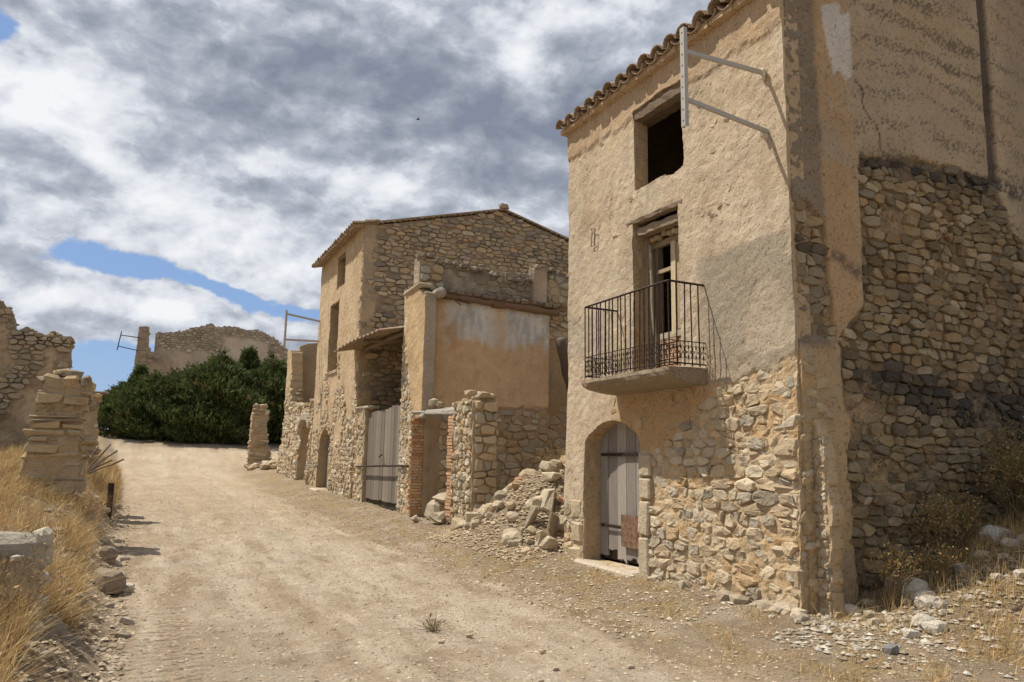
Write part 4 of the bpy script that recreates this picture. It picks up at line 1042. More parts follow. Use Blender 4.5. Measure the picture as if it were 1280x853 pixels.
wall('wall', gab, 'y', GY1, 6.02, 15.6, 0, 10.4, .4, sd=gg_sd, front=1, col=gg_col, thick=.4)
wall('wall', gab, 'x', 15.6, GY0+.1, GY1-.1, 0, 8.9, .5, front=1, col=gg_col, thick=.4)
for zf in (3.4, 7.2): MB().box((6.45, GY0+.3, zf), (15.3, GY1-.3, zf+.12), (.1, .08, .05)).build('floor', MT['interior'], gab)
gr = MB()
for (xa, za, xb, zb) in ((5.74, 8.90, 10.8, 10.22), (10.8, 10.22, 15.9, 8.88)):
    gr.add([(xa, GY0-.08, za), (xa, GY1+.1, za), (xb, GY1+.1, zb), (xb, GY0-.08, zb), (xa, GY0-.08, za+.045), (xa, GY1+.1, za+.045), (xb, GY1+.1, zb+.045), (xb, GY0-.08, zb+.045)],
           [(0,1,2,3), (4,7,6,5), (0,4,5,1), (1,5,6,2), (2,6,7,3), (3,7,4,0)], (.30, .20, .13))
groof = gr.build('roof', MT['tile'], gab)
lay_tiles(groof, 5.62, 8.80, math.atan(.262), GY0-.05, GY1+.05, 2, .285, 8)
vt = random.Random(3)
for k in range(26):                       # verge tiles along the gable and the ridge end tile
    for side in (0, 1):
        x = 5.9+k*.19 if side == 0 else 15.6-k*.19
        if side == 1 and x > 13.6: continue
        z = float(g_roof(x))+.0; V, F = rough_block((x-.12, GY0-.09, z-.01), (x+.12, GY0+.25, z+.028), vt, .014, .2)
        obj('verge_tile', V, F, MT['tile'], groof)
V, F = rock_vf((10.8, GY0-.02, 10.33), (.34, .4, .26), vt); obj('ridge_tile', V, F, MT['tile'], groof)
log(gab, 'lintel', (6.08, 24.98, 8.62), (6.08, 26.3, 8.62), .07, (.2, .15, .1), 41); log(gab, 'lintel', (6.08, 25.5, 7.08), (6.08, 27.1, 7.10), .08, (.26, .2, .14), 42)
Pq, _ = frame('x', 6.27, -1); dg = link(bpy.data.objects.new('door', None), gab, (6.27, 26.8, .5)); dg['label'] = 'grey plank door'
for k in range(6):
    V, F = plank_vf(wr, 25.95+k*.285, 25.95+(k+1)*.285-.012, .55, 2.62, Pq, 0, .03); obj('plank', V, [f[::-1] for f in F], MT['wood'], dg, col=[tuple(np.array((.20, .185, .17))*wr.uniform(.8, 1.15))]*len(V))
V, F = rough_block((5.6, 25.95, .35), (6.1, 27.0, .62), rnd, .02, .15); obj('doorstep', V, F, MT['stone'], gab, col=[(.5, .42, .31)]*len(V))
V, F = rough_block((5.9, 25.5, 4.5), (6.2, 27.0, 4.62), rnd, .02, .2); obj('window_sill', V, F, MT['stone'], gab, col=[(.46, .38, .28)]*len(V))
bracket(gab, 28.6, 5.99, 4.70, 6.92, 5.95, 5.72, 7.05, 6.75, 5.99, 1.5)

# ================================================================== roofless annex beyond it
anx = thing('roofless_annex', (6.0, 31.8, .6), 'low roofless annex with a round-arched doorway, against the far side of the gabled house', 'ruin')
SA = Stones(51)
def an_top(y): return np.interp(y, [28.8, 30, 31.5, 32.8, 33.5, 33.9, 34.2, 35.3], [3.75, 3.6, 3.6, 3.75, 4.0, 5.3, 6.25, 6.45])
def an_sd(y, z): return np.minimum(np.minimum(an_top(y)+.10*fbm(y, z, 3, 4, 3)-z, arch(y, z, 29.35, 31.15, .4, 3.15, .42)), 35.15+.55*sst(3.5, .8, z)-y+.08*fbm(z, y, 9, 3, 2))
def an_e(y, z): return sst(-.08, .08, .35*fbm(y, z, 18, 4, .9)+np.interp(z, [0, 2.5, 4.2, 5, 7], [.3, .2, .1, -.15, -.3]))
an_col = lambda y, z: mixa(mixa([.50, .385, .245], [.455, .335, .20], np.clip(.5+fbm(y, z, 1, 4, .8), 0, 1)), [[.45, .35, .23]], an_e(y, z))
aw = wall('wall', anx, 'x', 6.0, 28.85, 35.9, 0, 6.8, .09, sd=an_sd, disp=lambda y, z: .03*fbm(y, z, 3, 4, 1)+.025*(1-an_e(y, z))+.015*fbm(y, z, 3, 3, 6)+np.clip(3-z, 0, 3)*.05, col=an_col, thick=.45, rag=.02)
SA.field(aw, 'x', 6.0, 28.9, 35.6, .3, 6.3, .24, .16, mask=lambda y, z: (an_e(y, z) > .4) & (an_sd(y, z) > .08), pal=RPAL+[((.56, .47, .34), 3)], proud=.05, gap=.008, sink=lambda y, z: -np.clip(3-z, 0, 3)*.05)
for k in range(13):
    t = math.pi*(k+.5)/13; y = 30.25+.98*math.cos(t); z = 2.75+.42*math.sin(t)+.06
    V, F = rough_block((5.84, y-.1, z-.12), (6.2, y+.1, z+.16), rnd, .02, .15); SA.put(aw, V, F, (.50, .44, .34))
for k in range(46):
    a = 28.9+rnd.random()*4.9; s_ = rnd.uniform(.16, .36)
    V, F = rock_vf((6.0+rnd.random()*.4, a, float(an_top(a))+rnd.uniform(-.02, .14)), (s_, s_*1.3, s_*.55), rnd); SA.put(aw, V, F, palette(rnd, RPAL))
ac = wall('wall', anx, 'y', 34.6, 6.4, 9.2, 0, 7.0, .1, sd=lambda x, z: 6.55+.25*np.sin(x*2)+.1*fbm(x, z, 3, 4, 3)-z, disp=lambda x, z: .03*fbm(x, z, 2, 4, 2), col=lambda x, z: mixa([.40, .31, .20], [.34, .27, .18], np.clip(.5+fbm(x, z, 3, 4, 1.5), 0, 1)), thick=.4, label='cross wall still plastered')
SA.finish(anx, 120, 7)
wall('wall', anx, 'x', 9.2, 28.9, 34.6, 0, 4, .2, sd=lambda y, z: 2.8+.6*fbm(y, z, 3, 4, .6)-z, col=an_col, thick=.4)
# broken stub of wall by the hedge
def rubble_pillar(root, seed, x0, x1, y0, y1, z0, z1, prof, ch=.2, pal=RPAL, two=True):
    """broken masonry: mortar core with courses of uneven, chipped stones; prof(t) shifts the left and right edge"""
    r = random.Random(seed); z = z0; st = []
    def sdc(x, z_): t = np.clip((z_-z0)/(z1-z0), 0, 1); l, rr = prof(t); return np.minimum(np.minimum(x-x0-l-.05, x1+rr-.05-x), z1-.05-z_)+.05*fbm(x, z_, seed, 3, 5)
    cc_ = lambda x, z_: mixa([.42, .33, .215], [.36, .27, .165], np.clip(.5+fbm(x, z_, seed, 3, 3), 0, 1))
    wall('core', root, 'y', y0+.05, x0-.2, x1+.2, z0-.1, z1+.1, .07, sd=sdc, disp=lambda x, z_: .03*fbm(x, z_, seed, 4, 4), col=cc_, thick=y1-y0-.1, rag=.03)
    while z < z1:
        h = ch*r.choice((.4, .6, .8, 1.0, 1.3, 1.7)); t = (z-z0)/(z1-z0); l, rr = prof(t); xa, xb = x0+l+r.uniform(-.05, .06), x1+rr+r.uniform(-.06, .05)
        for side in (0, 1, 2):
            x = xa
            if side == 0:
                while x < xb-.06:
                    w = min(r.uniform(.14, .8)*(1.2 if h < ch else .8), xb-x)
                    if xb-x-w < .1: w = xb-x
                    if r.random() > .10:
                        nsub = 2 if (h > ch*1.1 and r.random() < .4) else 1
                        for q in range(nsub):
                            dj = r.uniform(-.06, .06)
                            V, F = rough_block((x+.003, y0+dj, z+h*q/nsub+.003), (x+w-.003, y0+.3, z+h*(q+1)/nsub-.004), r, min(.045, h*.22), r.uniform(.1, .28))
                            A = np.array(V); c = A.mean(0); an = r.uniform(-.07, .07); A = (A-c) @ np.array(Matrix.Rotation(an, 3, 'Y')).T+c; st.append((A, F))
                    x += w
            elif side == 1: V, F = rough_block((xb-.26+r.uniform(-.03, .05), y0+.3, z+.003), (xb+r.uniform(-.05, .04), y1, z+h-.004), r, .035, .2); st.append((V, F))
            else: V, F = rough_block((xa+r.uniform(-.04, .05), y0+.3, z+.003), (xa+.26, y1, z+h-.004), r, .035, .2); st.append((V, F))
        z += h
    for k in range(14):
        s_ = r.uniform(.06, .2); l, rr = prof(1.0); V, F = rock_vf((r.uniform(x0+l, x1+rr), r.uniform(y0+.05, y1), z1+r.uniform(-.1, .08)), (s_*1.3, s_, s_*.7), r); st.append((V, F))
    for V, F in st: obj('stone', V, F, MT['stone'], root, col=[palette(r, pal)]*len(V))
stb = thing('broken_wall_stub', (5.55, 39.0, .95), 'narrow broken stub of wall standing alone before the dark hedge', 'ruin')
rubble_pillar(stb, 5, 5.0, 6.1, 38.6, 39.2, .7, 4.1, lambda t: (.0+.08*t+.10*sst(.85, 1, t), .25-.45*sst(.05, .45, t)-.06*np.sin(t*11)-.22*sst(.85, 1, t)), .2)
for k in range(26):
    a = rnd.uniform(5.0, 6.9); b = rnd.uniform(36.3, 38.8); s_ = rnd.uniform(.2, .6)
    V, F = rock_vf((a, b, zt1(a, b)+s_*.2), (s_, s_*1.1, s_*.7), rnd, (rnd.uniform(-.4, .4), rnd.uniform(-.4, .4), rnd.uniform(0, 3)))
    tag(obj('fallen_stone', V, F, MT['stone'], None, col=[palette(rnd, RPAL)]*len(V)), 'fallen stone in the scatter between the broken stub and the roofless annex', 'stone', 'stones scattered by the broken stub')

# ================================================================== heap of rubble beside the tall house
HP = [((.44, .35, .23), 4), ((.40, .33, .235), 3), ((.50, .42, .30), 2), ((.42, .30, .175), 1)]
hr = random.Random(61); big = [ 
 # x, y, size xyz, tilt about x, about y, turn
 (5.75, 13.75, (.42, .50, .34), .1, .0, .3), (5.85, 13.25, (.45, .55, .40), -.2, .2, .9), (6.15, 13.55, (.50, .60, .26), .5, .2, .5), (6.35, 13.2, (.65, .55, .22), -.6, .3, .2),
 (5.80, 12.75, (.38, .42, .34), .2, -.3, .4), (6.25, 12.8, (.55, .45, .26), -.5, -.2, 1.0), (6.75, 13.2, (.50, .70, .20), .6, -.2, .1), (6.6, 12.6, (.45, .35, .30), .3, .3, .7),
 (5.9, 11.1, (.30, .22, .75), .2, .35, .2), (6.05, 10.75, (.45, .25, .85), -.1, .4, .4), (5.8, 10.55, (.34, .26, .42), .1, .1, .3), (6.25, 11.3, (.40, .28, .55), .3, .3, 1.2),
 (6.55, 11.7, (.46, .40, .30), .2, .2, 2.0), (5.85, 12.2, (.36, .30, .26), .3, .1, 1.4), (6.2, 12.2, (.30, .34, .30), .1, .5, .4), (7.2, 13.4, (.45, .42, .24), .2, .3, .2),
 (6.9, 12.1, (.40, .30, .22), .1, .1, 1.0), (7.3, 12.6, (.36, .40, .22), .4, -.1, .3), (7.6, 11.6, (.42, .30, .26), .1, -.2, .3), (5.62, 13.35, (.28, .25, .2), .1, 0, .2)]
def rock(name, x, y, sz, rot, col, label, cat, group=None, r=hr, sink=.34):
    z = zt1(x, y)+sz[2]*(.5-sink)
    V, F = rock_vf((x, y, z), sz, r, rot, 3); o = obj(name, V, F, MT['stone'], None, col=[col]*len(V)); tag(o, label, cat, group); return o
lab = 'squared block fallen in the rubble heap between the brick doorway and the tall house'
big.sort(key=lambda q: float((np.array(q[:2]) @ CR[:2])/(np.array(q[:2]) @ CF[:2])))
ORD = ['first', 'second', 'third', 'fourth', 'fifth', 'sixth', 'seventh', 'eighth', 'ninth', 'tenth', 'eleventh', 'twelfth', 'thirteenth', 'fourteenth', 'fifteenth', 'sixteenth', 'seventeenth', 'eighteenth', 'nineteenth', 'twentieth']
for i, (x, y, s_, a, b, c) in enumerate(big):
    s_ = tuple(q*(.78 if max(s_) < .7 else .62) for q in s_)
    V, F = rough_block((-s_[0]/2, -s_[1]/2, -s_[2]/2), (s_[0]/2, s_[1]/2, s_[2]/2), hr, .045, .13)
    Rm = np.array(Matrix.Rotation(c, 3, 'Z') @ Matrix.Rotation(a, 3, 'X') @ Matrix.Rotation(b, 3, 'Y'))
    A = np.array(V) @ Rm.T+np.array((x, y, zt1(x, y)+s_[2]*.18))
    lb = ('tall leaning slab' if s_[2] > .45 else 'flat tilted slab' if s_[2] < .19 else 'squared block')+', %s large piece from the low pier in the rubble heap' % ORD[i]
    tag(obj('fallen_block', A, F, MT['stone'], None, col=[palette(hr, HP)]*len(A)), lb, 'stone', 'large blocks in the rubble heap')
for k in range(190):
    x = 5.5+hr.random()**1.2*3.0; y = 10.4+hr.random()*3.4; s_ = .07+.25*hr.random()**2
    rock('rubble_stone', x, y, (s_*1.2, s_, s_*.75), (hr.uniform(-.5, .5), hr.uniform(-.5, .5), hr.uniform(0, 3)), palette(hr, HP), 'small rough stone %s of the rubble heap beside the tall house' % ('at the foot' if x < 6.1 else 'near the top' if x > 7.2 else 'halfway up the slope'), 'stone', 'small stones in the rubble heap')
for i, (x, y, s_, lb) in enumerate(((6.25, 16.25, (.50, .75, .55), 'large pale boulder lying in the brick doorway of the ruin'), (6.35, 16.0, (.5, .6, .22), 'flat stone on top of the boulder in the brick doorway'),
        (5.95, 15.55, (.34, .36, .34), 'rounded stone at the foot of the boulder in the brick doorway'), (6.3, 15.4, (.4, .4, .5), 'tall stone behind the slender brick jamb'), (5.75, 16.3, (.26, .3, .2), 'small stone before the brick doorway'))):
    z = zt1(x, y)+s_[2]*.32+(.42 if i == 1 else 0)
    V, F = rough_block((-s_[0]/2, -s_[1]/2, -s_[2]/2), (s_[0]/2, s_[1]/2, s_[2]/2), hr, .07, .2)
    Rm = np.array(Matrix.Rotation(.3*i, 3, 'Z') @ Matrix.Rotation(.25, 3, 'X')); A = np.array(V) @ Rm.T+np.array((x, y, z))
    tag(obj('fallen_block', A, F, MT['stone'], None, col=[(.42, .355, .255)]*len(A)), lb, 'stone')

for i, (x, y, a, lb) in enumerate(((6.3, 12.35, .4, 'lower orange brick fragment in the rubble heap'), (6.9, 12.5, 1.2, 'upper orange brick fragment in the rubble heap'), (5.9, 12.6, 2.0, 'orange brick fragment nearest the track in the rubble heap'), (6.5, 11.2, .9, 'orange brick fragment near the tall house in the rubble heap'))):
    V, F = rough_block((-.12, -.06, -.035), (.12, .06, .035), hr, .012, .1); A = np.array(V) @ np.array(Matrix.Rotation(a, 3, 'Z') @ Matrix.Rotation(.4, 3, 'X')).T+np.array((x, y, zt1(x, y)+.07))
    tag(obj('brick_fragment', A, F, MT['stone'], None, col=[(.46, .25, .14)]*len(A)), lb, 'brick')
z = zt1(7.0, 12.9); tag(log(None, 'broken_timber', (6.6, 12.7, zt1(6.6, 12.7)+.08), (7.5, 13.3, zt1(7.5, 13.3)+.35), .05, (.26, .21, .16), 55, 6, 5), 'broken grey timber lying across the upper part of the rubble heap', 'timber')

# ================================================================== far ruin on the rise
FY = 68.0
far = thing('distant_ruin', (5.5, FY, 3.4), 'distant ruined gable with one thin standing corner, rising above the dark hedge', 'ruin')
SF = Stones(71)
def fr_top(x): return np.interp(x, [.9, 1.0, 1.6, 3.3, 5.2, 6.6, 8.0, 9.6, 10.4, 11.0, 11.6, 13.0, 15.6], [10.3, 11.4, 11.6, 12.15, 12.75, 12.5, 12.55, 12.25, 11.9, 11.4, 11.0, 10.3, 9.5])
def fr_sd(x, z): return fr_top(x)+.22*fbm(x, z, 3, 4, 1.2)-z
def fr_pl(x, z): return sst(-.2, .2, np.maximum(np.minimum(x-6.1, 9.9-x)+.2*fbm(x, z, 2, 3, 2), 10.2-z+.25*(x-1)*0+.5*fbm(x, z, 2, 3, 1)))*sst(.1, .7, fr_top(x)-z-.4)
def fr_col(x, z):
    n = fbm(x, z, 4, 4, .7); n2 = fbm(x, z, 4, 4, 2.5)
    c = mixa([.46, .375, .285], [.40, .325, .245], np.clip(.5+n, 0, 1)); c = mixa(c, [.52, .44, .35], np.where((x > 6.1) & (x < 9.8) & (z > 9), .7, 0))
    return mixa(mixa([.36, .295, .22], [.24, .20, .15], np.clip(.5+n2, 0, 1)), c, fr_pl(x, z))
fwl = wall('wall', far, 'y', FY, .95, 15.6, 2.5, 13.2, .14, sd=fr_sd, disp=lambda x, z: .05*fbm(x, z, 3, 4, .8)+.05*fr_pl(x, z), col=fr_col, thick=.6, rag=.05)
SF.field(fwl, 'y', FY, 1.0, 12.5, 9.3, 12.9, .40, .22, mask=lambda x, z: (fr_pl(x, z) < .5) & (fr_sd(x, z) > .1), pal=[((.42, .345, .26), 3), ((.34, .28, .21), 3), ((.48, .40, .31), 1)], proud=.07, gap=.03)
def ff_sd(x, z): return np.minimum(np.minimum(11.95-z, x+.30-.12*(11.8-z)*0+.10*(11.9-z)*.35), np.interp(z, [2, 9.3, 9.7, 10.0, 10.3, 11.9], [3.2, 2.2, 1.3, .75, .52, .45])-x)+.06*fbm(x, z, 5, 4, 3)
fin = wall('wall', far, 'y', FY-.35, -1.2, 3.0, 2.5, 12.1, .12, sd=ff_sd, disp=lambda x, z: .06*fbm(x, z, 3, 4, 1.5), col=lambda x, z: mixa([.38, .29, .20], [.29, .23, .165], np.clip(.5+fbm(x, z, 9, 4, 1.5), 0, 1)), thick=.7, rag=.03, label='thin standing corner of wall')
SF.field(fin, 'y', FY-.35, -.3, 2.4, 8.2, 11.8, .42, .24, mask=lambda x, z: (ff_sd(x, z) > .08) & (fbm(x, z, 2, 3, 1) > -.1), pal=[((.36, .28, .2), 3), ((.28, .23, .17), 3)], proud=.07, gap=.03)
SF.finish(far, 60, 4)
fb = MB()
fb.add(*beam_vf((-1.72, FY-.6, 9.82), (-1.52, FY-.6, 11.35), .07, .07)).add(*beam_vf((-1.56, FY-.6, 11.05), (-.2, FY-.6, 10.95), .06, .06)).add(*beam_vf((-1.68, FY-.6, 10.15), (-.2, FY-.6, 9.90), .06, .06))
fb.build('wall_bracket', MT['iron'], far, label='steel bracket projecting from the thin corner')

# ================================================================== conifers of the hedge
def spray_mesh(seed, n, H, Rw, cone, top):
    r = np.random.RandomState(seed)
    # foliage tufts: each a bundle of small upright scale-leaf blades spread through the crown
    nt_ = n; hh = r.rand(nt_)**.85
    lobes = r.uniform(0, 6.28, 7); lz = r.uniform(.1, .95, 7)
    th = r.uniform(0, 6.283, nt_)
    prof = np.where(hh < .25, .80+.2*hh/.25, (1-((hh-.25)/.75)**(2.6 if not cone else 1.3))*.98+.03)
    lump = 1+.26*np.sin(th*3+lobes[0]+hh*5)+.2*np.sin(th*5+hh*11+lobes[1])+.12*np.sin(hh*17+th*2+lobes[2])
    rad = Rw*prof*lump*np.sqrt(r.uniform(.35, 1.0, nt_))
    P = np.stack([rad*np.cos(th), rad*np.sin(th), hh*H], 1)
    tops = r.rand(nt_) < .05
    P[tops, 2] += r.uniform(.1, top, tops.sum())*(1-hh[tops]*.3)
    V = []; C = []
    out = np.stack([np.cos(th), np.sin(th), np.full(nt_, 1.1)], 1)
    k = 6; A = np.repeat(P, k, 0)+r.normal(0, .085, (nt_*k, 3)); D = np.repeat(out, k, 0)+r.normal(0, .55, (nt_*k, 3)); D /= np.linalg.norm(D, axis=1)[:, None]
    sd = np.cross(D, r.normal(size=D.shape)); sd /= np.linalg.norm(sd, axis=1)[:, None]
    L_ = r.uniform(.14, .36, (len(A), 1)); w = r.uniform(.022, .05, (len(A), 1))
    v0 = A-sd*w*.6; v1 = A+sd*w*.6; v2 = A+D*L_*.6+sd*w; v3 = A+D*L_; v4 = A+D*L_*.6-sd*w
    VV = np.stack([v0, v1, v2, v3, v4], 1).reshape(-1, 3)
    F = (np.arange(len(A))[:, None]*5+np.arange(5)[None, :])
    tone = np.clip(r.rand(nt_)*.6+.5*(pn(P[:, 0]*1.5, P[:, 1]*1.5, P[:, 2]*1.5)+.45), 0, 1); base = np.where(tone[:, None] < .19, np.array([[.16, .12, .05]]), np.where(tone[:, None] < .5, np.array([[.055, .080, .026]]), np.array([[.115, .140, .048]])))*r.uniform(.7, 1.3, (nt_, 1))
    Cc = np.repeat(base, k*5, 0)
    me = bpy.data.meshes.new('crown'); me.from_pydata(VV.tolist(), [], F.tolist()); me.materials.append(MT['leaf'])
    a = me.color_attributes.new('Col', 'FLOAT_COLOR', 'POINT'); c4 = np.ones((len(VV), 4), np.float32); c4[:, :3] = Cc; a.data.foreach_set('color', c4.ravel())
    return me
# crown meshes are built at real size for each of three kinds
kinds = [(4.7, 2.3, False), (4.3, 2.2, False), (5.3, 1.3, True)]
crowns = [spray_mesh(11+i, 5200 if i < 2 else 2600, h, w, c, .8) for i, (h, w, c) in enumerate(kinds)]
tb = mesh_data('trunk', *tube_vf([(0, 0, -.4), (.03, 0, .4), (-.03, .04, 1.4), (.05, 0, 2.6), (0, 0, 3.7)], [.17, .14, .11, .08, .04], 8), MT['beam'], col=None)
a_ = tb.color_attributes.new('Col', 'FLOAT_COLOR', 'POINT'); a_.data.foreach_set('color', np.tile([.16, .11, .08, 1], len(tb.vertices)).astype(np.float32))
limbs = MB()
for k in range(9):
    a = k*2.4; z = .5+k*.33; limbs.tube([(0, 0, z), (.5*math.cos(a), .5*math.sin(a), z+.45), (1.1*math.cos(a), 1.1*math.sin(a), z+1.2)], [.05, .035, .012], 5, (.14, .10, .07))
lm = mesh_data('limbs', limbs.V, limbs.F, MT['beam'], col=np.array(limbs.C))
tl = ['leftmost conifer of the dark hedge, low and spreading', 'bushy conifer second from the left end of the hedge', 'conifer below the thin standing corner of the distant ruin', 'rounded conifer left of the middle of the hedge',
      'tallest broad conifer in the middle of the hedge', 'slim pointed conifer rising before the distant ruin wall', 'broad conifer right of the middle of the hedge', 'dark conifer behind the broken wall stub', 'right-hand conifer of the hedge beside the roofless annex', 'low filler conifer at the foot of the hedge centre', 'low conifer at the foot of the hedge towards the stub', 'small pointed conifer near the left end of the hedge']
tr_ = [(-.6, 52.5, 0, .72), (.95, 50.8, 0, .84), (2.1, 51.5, 1, .92), (3.0, 50.9, 1, 1.02), (4.5, 50.2, 0, 1.12), (6.45, 52.2, 2, 1.16), (6.0, 50.5, 1, .98), (7.8, 50.8, 0, 1.13), (9.6, 50.5, 0, 1.05), (3.4, 49.4, 1, .62), (5.4, 49.2, 1, .66), (.1, 52.6, 2, .86)]
for i, (x, y, k, s_) in enumerate(tr_):
    z = zt1(x, y); t = thing('conifer_tree', (x, y, z), tl[i], 'tree', 'conifers of the dark hedge')
    for nm, me in (('trunk', tb), ('limbs', lm), ('crown', crowns[k])):
        o = bpy.data.objects.new(nm, me); o.parent = t; COL.objects.link(o); WL[o.name] = Vector((x, y, z))
    t.scale = (s_*1.02, s_, s_*.94); t.rotation_euler = (0, 0, i*1.3)

# ================================================================== left side: broken wall, stone pillars, sticks, post
LY = 22.0
lw = thing('broken_plastered_wall', (-4.0, LY, 1.5), 'broken plastered wall with a jagged top, far left behind the stone pillar', 'wall')
def lw_top(x): return np.interp(x, [-9, -5.0, -3.5, -3.22, -3.05, -2.86, -2.80, -2.62, -2.45, -2.2, -2.0, -1.85, -1.72, -1.62], [7.0, 6.4, 5.55, 5.30, 5.20, 4.90, 4.58, 4.75, 4.62, 4.55, 4.66, 4.56, 4.62, 4.60])
def lw_sd(x, z): return np.minimum(lw_top(x)+.10*fbm(x, z, 3, 4, 4)-z, np.interp(z, [1, 3, 3.6, 4.0, 4.6, 5], [-1.95, -1.75, -1.62, -1.56, -1.60, -1.5])-x+.06*fbm(z, x, 3, 4, 4))
def lw_col(x, z):
    n = fbm(x, z, 4, 4, 1.2); n2 = fbm(x, z, 4, 4, 5); c = mixa([.48, .38, .255], [.35, .27, .175], np.clip(.5+n*1.5, 0, 1)); c = mixa(c, [.22, .17, .115], sst(.15, .5, n2)*.6)
    cr1 = sst(.018, .004, np.abs(x+2.62-.10*np.sin(z*6)-.12*fbm(z, x, 2, 3, 3)))*sst(4.35, 4.3, z)*sst(3.5, 3.6, z); c = mixa(c, [.08, .06, .045], cr1)
    c = mixa(c, [.30, .24, .165], sst(.35, .1, lw_sd(x, z)+.15*n2)*.6); return c
lww = wall('wall', lw, 'y', LY, -9, -1.4, .6, 7.2, .07, sd=lw_sd, disp=lambda x, z: .05*fbm(x, z, 3, 4, 1.5)+.025*fbm(x, z, 3, 3, 7)+.03*sst(.0, .06, fbm(x, z, 8, 4, .9))-.06*sst(.35, .25, lw_sd(x, z)+.08*fbm(x, z, 1, 3, 5)), col=lw_col, thick=.5, rag=.03)
SL = Stones(81)
SL.field(lww, 'y', LY, -4.2, -1.6, 2.4, 6.2, .2, .12, mask=lambda x, z: ((lw_sd(x, z) < .25+.3*fbm(x, z, 5, 3, 2)) | (fbm(x, z, 8, 4, .9) < -.12)) & (lw_sd(x, z) > .03), pal=[((.40, .32, .22), 3), ((.32, .27, .2), 2)], proud=.04, gap=.01, sink=lambda x, z: -.05)
for k in range(22):
    x = -3.7+rnd.random()*2.0; s_ = rnd.uniform(.08, .17); V, F = rock_vf((x, LY+rnd.uniform(.05, .4), float(lw_top(x))+.02), (s_*1.3, s_, s_*.7), rnd); SL.put(lww, V, F, palette(rnd, [((.36, .30, .21), 3), ((.3, .25, .19), 2)]))
SL.finish(lw, 80, 6)
PP = [((.48, .365, .22), 4), ((.43, .33, .205), 3), ((.52, .42, .28), 2), ((.33, .27, .19), 1.5), ((.26, .22, .165), .7)]
lp_ = thing('stone_pillar', (-1.1, 15.2, 1.15), 'thick stone pillar of flat slabs standing in dry grass, nearest on the left bank', 'pillar')
rubble_pillar(lp_, 17, -1.66, -.74, 14.95, 15.75, .9, 2.98, lambda t: (.02+.10*t+.16*sst(.8, 1, t)-.06*sst(.3, .1, t), .06-.10*t-.20*sst(.88, 1, t)+.06*np.sin(t*9)), .15, PP)
V, F = rock_vf((-1.12, 15.3, 3.02), (.42, .5, .2), rnd); obj('cap_stone', V, F, MT['stone'], lp_, col=[(.27, .225, .165)]*len(V))
V, F = rock_vf((-1.38, 15.2, 2.90), (.36, .4, .14), rnd); obj('cap_stone', V, F, MT['stone'], lp_, col=[(.30, .25, .18)]*len(V))
p2 = thing('stone_pillar', (-.85, 20.2, 1.6), 'smaller broken pillar with a flat cap, behind the thick stone pillar', 'pillar')
rubble_pillar(p2, 23, -1.2, -.76, 20.0, 20.6, 1.1, 3.05, lambda t: (.02, .1-.12*t), .16, PP)
V, F = rough_block((-1.0, 20.0, 3.03), (-.62, 20.5, 3.12), rnd, .02, .2); obj('cap_stone', V, F, MT['stone'], p2, col=[(.25, .22, .18)]*len(V))
sl_ = ['longest grey stick leaning', 'lowest grey stick leaning', 'steep grey stick leaning', 'short grey stick leaning', 'thin grey stick leaning', 'flat grey stick leaning']
for k in range(6):
    y = 18.6+.1*k; a = (-.95-.03*k, y, zt1(-.95, y)+.02); b = (-.42+.07*k-.3*(k % 2), y+.1, a[2]+.75-.09*k+.05*(k % 3))
    st = log(None, 'stick', a, b, .019, (.17, .135, .10), 90+k, 6, 4); tag(st, sl_[k]+' in the pile beside the stone pillar', 'stick', 'sticks piled by the pillar')
px_, py_ = -.33, 18.7; pz_ = zt1(px_, py_)
post = thing('metal_post', (px_, py_, pz_), 'short rusty metal post at the left edge of the track', 'post')
MB().box((px_-.06, py_-.02, pz_-.15), (px_+.06, py_+.0, pz_+.68)).build('plate', MT['iron'], post)
MB().box((px_-.06, py_-.0, pz_-.15), (px_-.045, py_+.07, pz_+.67)).build('flange', MT['iron'], post); MB().box((px_+.045, py_, pz_-.15), (px_+.06, py_+.07, pz_+.67)).build('flange', MT['iron'], post)
# near-left block of masonry and the dark stone beyond it
cb = thing('masonry_block', (-.75, 7.0, .5), 'broken block of pale masonry sunk in the bank at the lower left corner', 'masonry')
rubble_pillar(cb, 31, -1.75, -.50, 6.75, 7.45, -.05, .93, lambda t: (0, .06-.08*t+.04*np.sin(t*7)), .26, [((.46, .41, .32), 3), ((.40, .355, .28), 3), ((.34, .30, .24), 1)])
rock('dark_rock', -.12, 10.3, (.34, .45, .30), (.1, .2, .4), (.27, .215, .155), 'dark square rock at the track edge casting a long shadow', 'rock', sink=.1)
rock('dark_rock', -.2, 12.7, (.26, .30, .24), (.1, .1, .2), (.24, .20, .15), 'smaller brown rock at the track edge beyond the dark square one', 'rock', sink=.1)
lr = random.Random(91)
for k in range(70):
    y = 5+lr.random()**1.3*18; x = float(edge_l(y))-lr.random()**1.2*(1.1 if k % 3 else 2.4)+.1; s_ = lr.uniform(.04, .13)*(1+.03*y)
    rock('bank_stone', x, y, (s_*1.2, s_, s_*.7), (lr.uniform(-.3, .3), lr.uniform(-.3, .3), 0), palette(lr, [((.44, .38, .29), 3), ((.36, .30, .22), 2), ((.5, .45, .37), 1)]), 'stone on the left bank, '+('near the pale masonry block' if y < 8.5 else 'near the dark square rock' if y < 11.5 else 'below the thick stone pillar' if y < 17 else 'beyond the thick stone pillar'), 'stone', 'stones on the left bank')

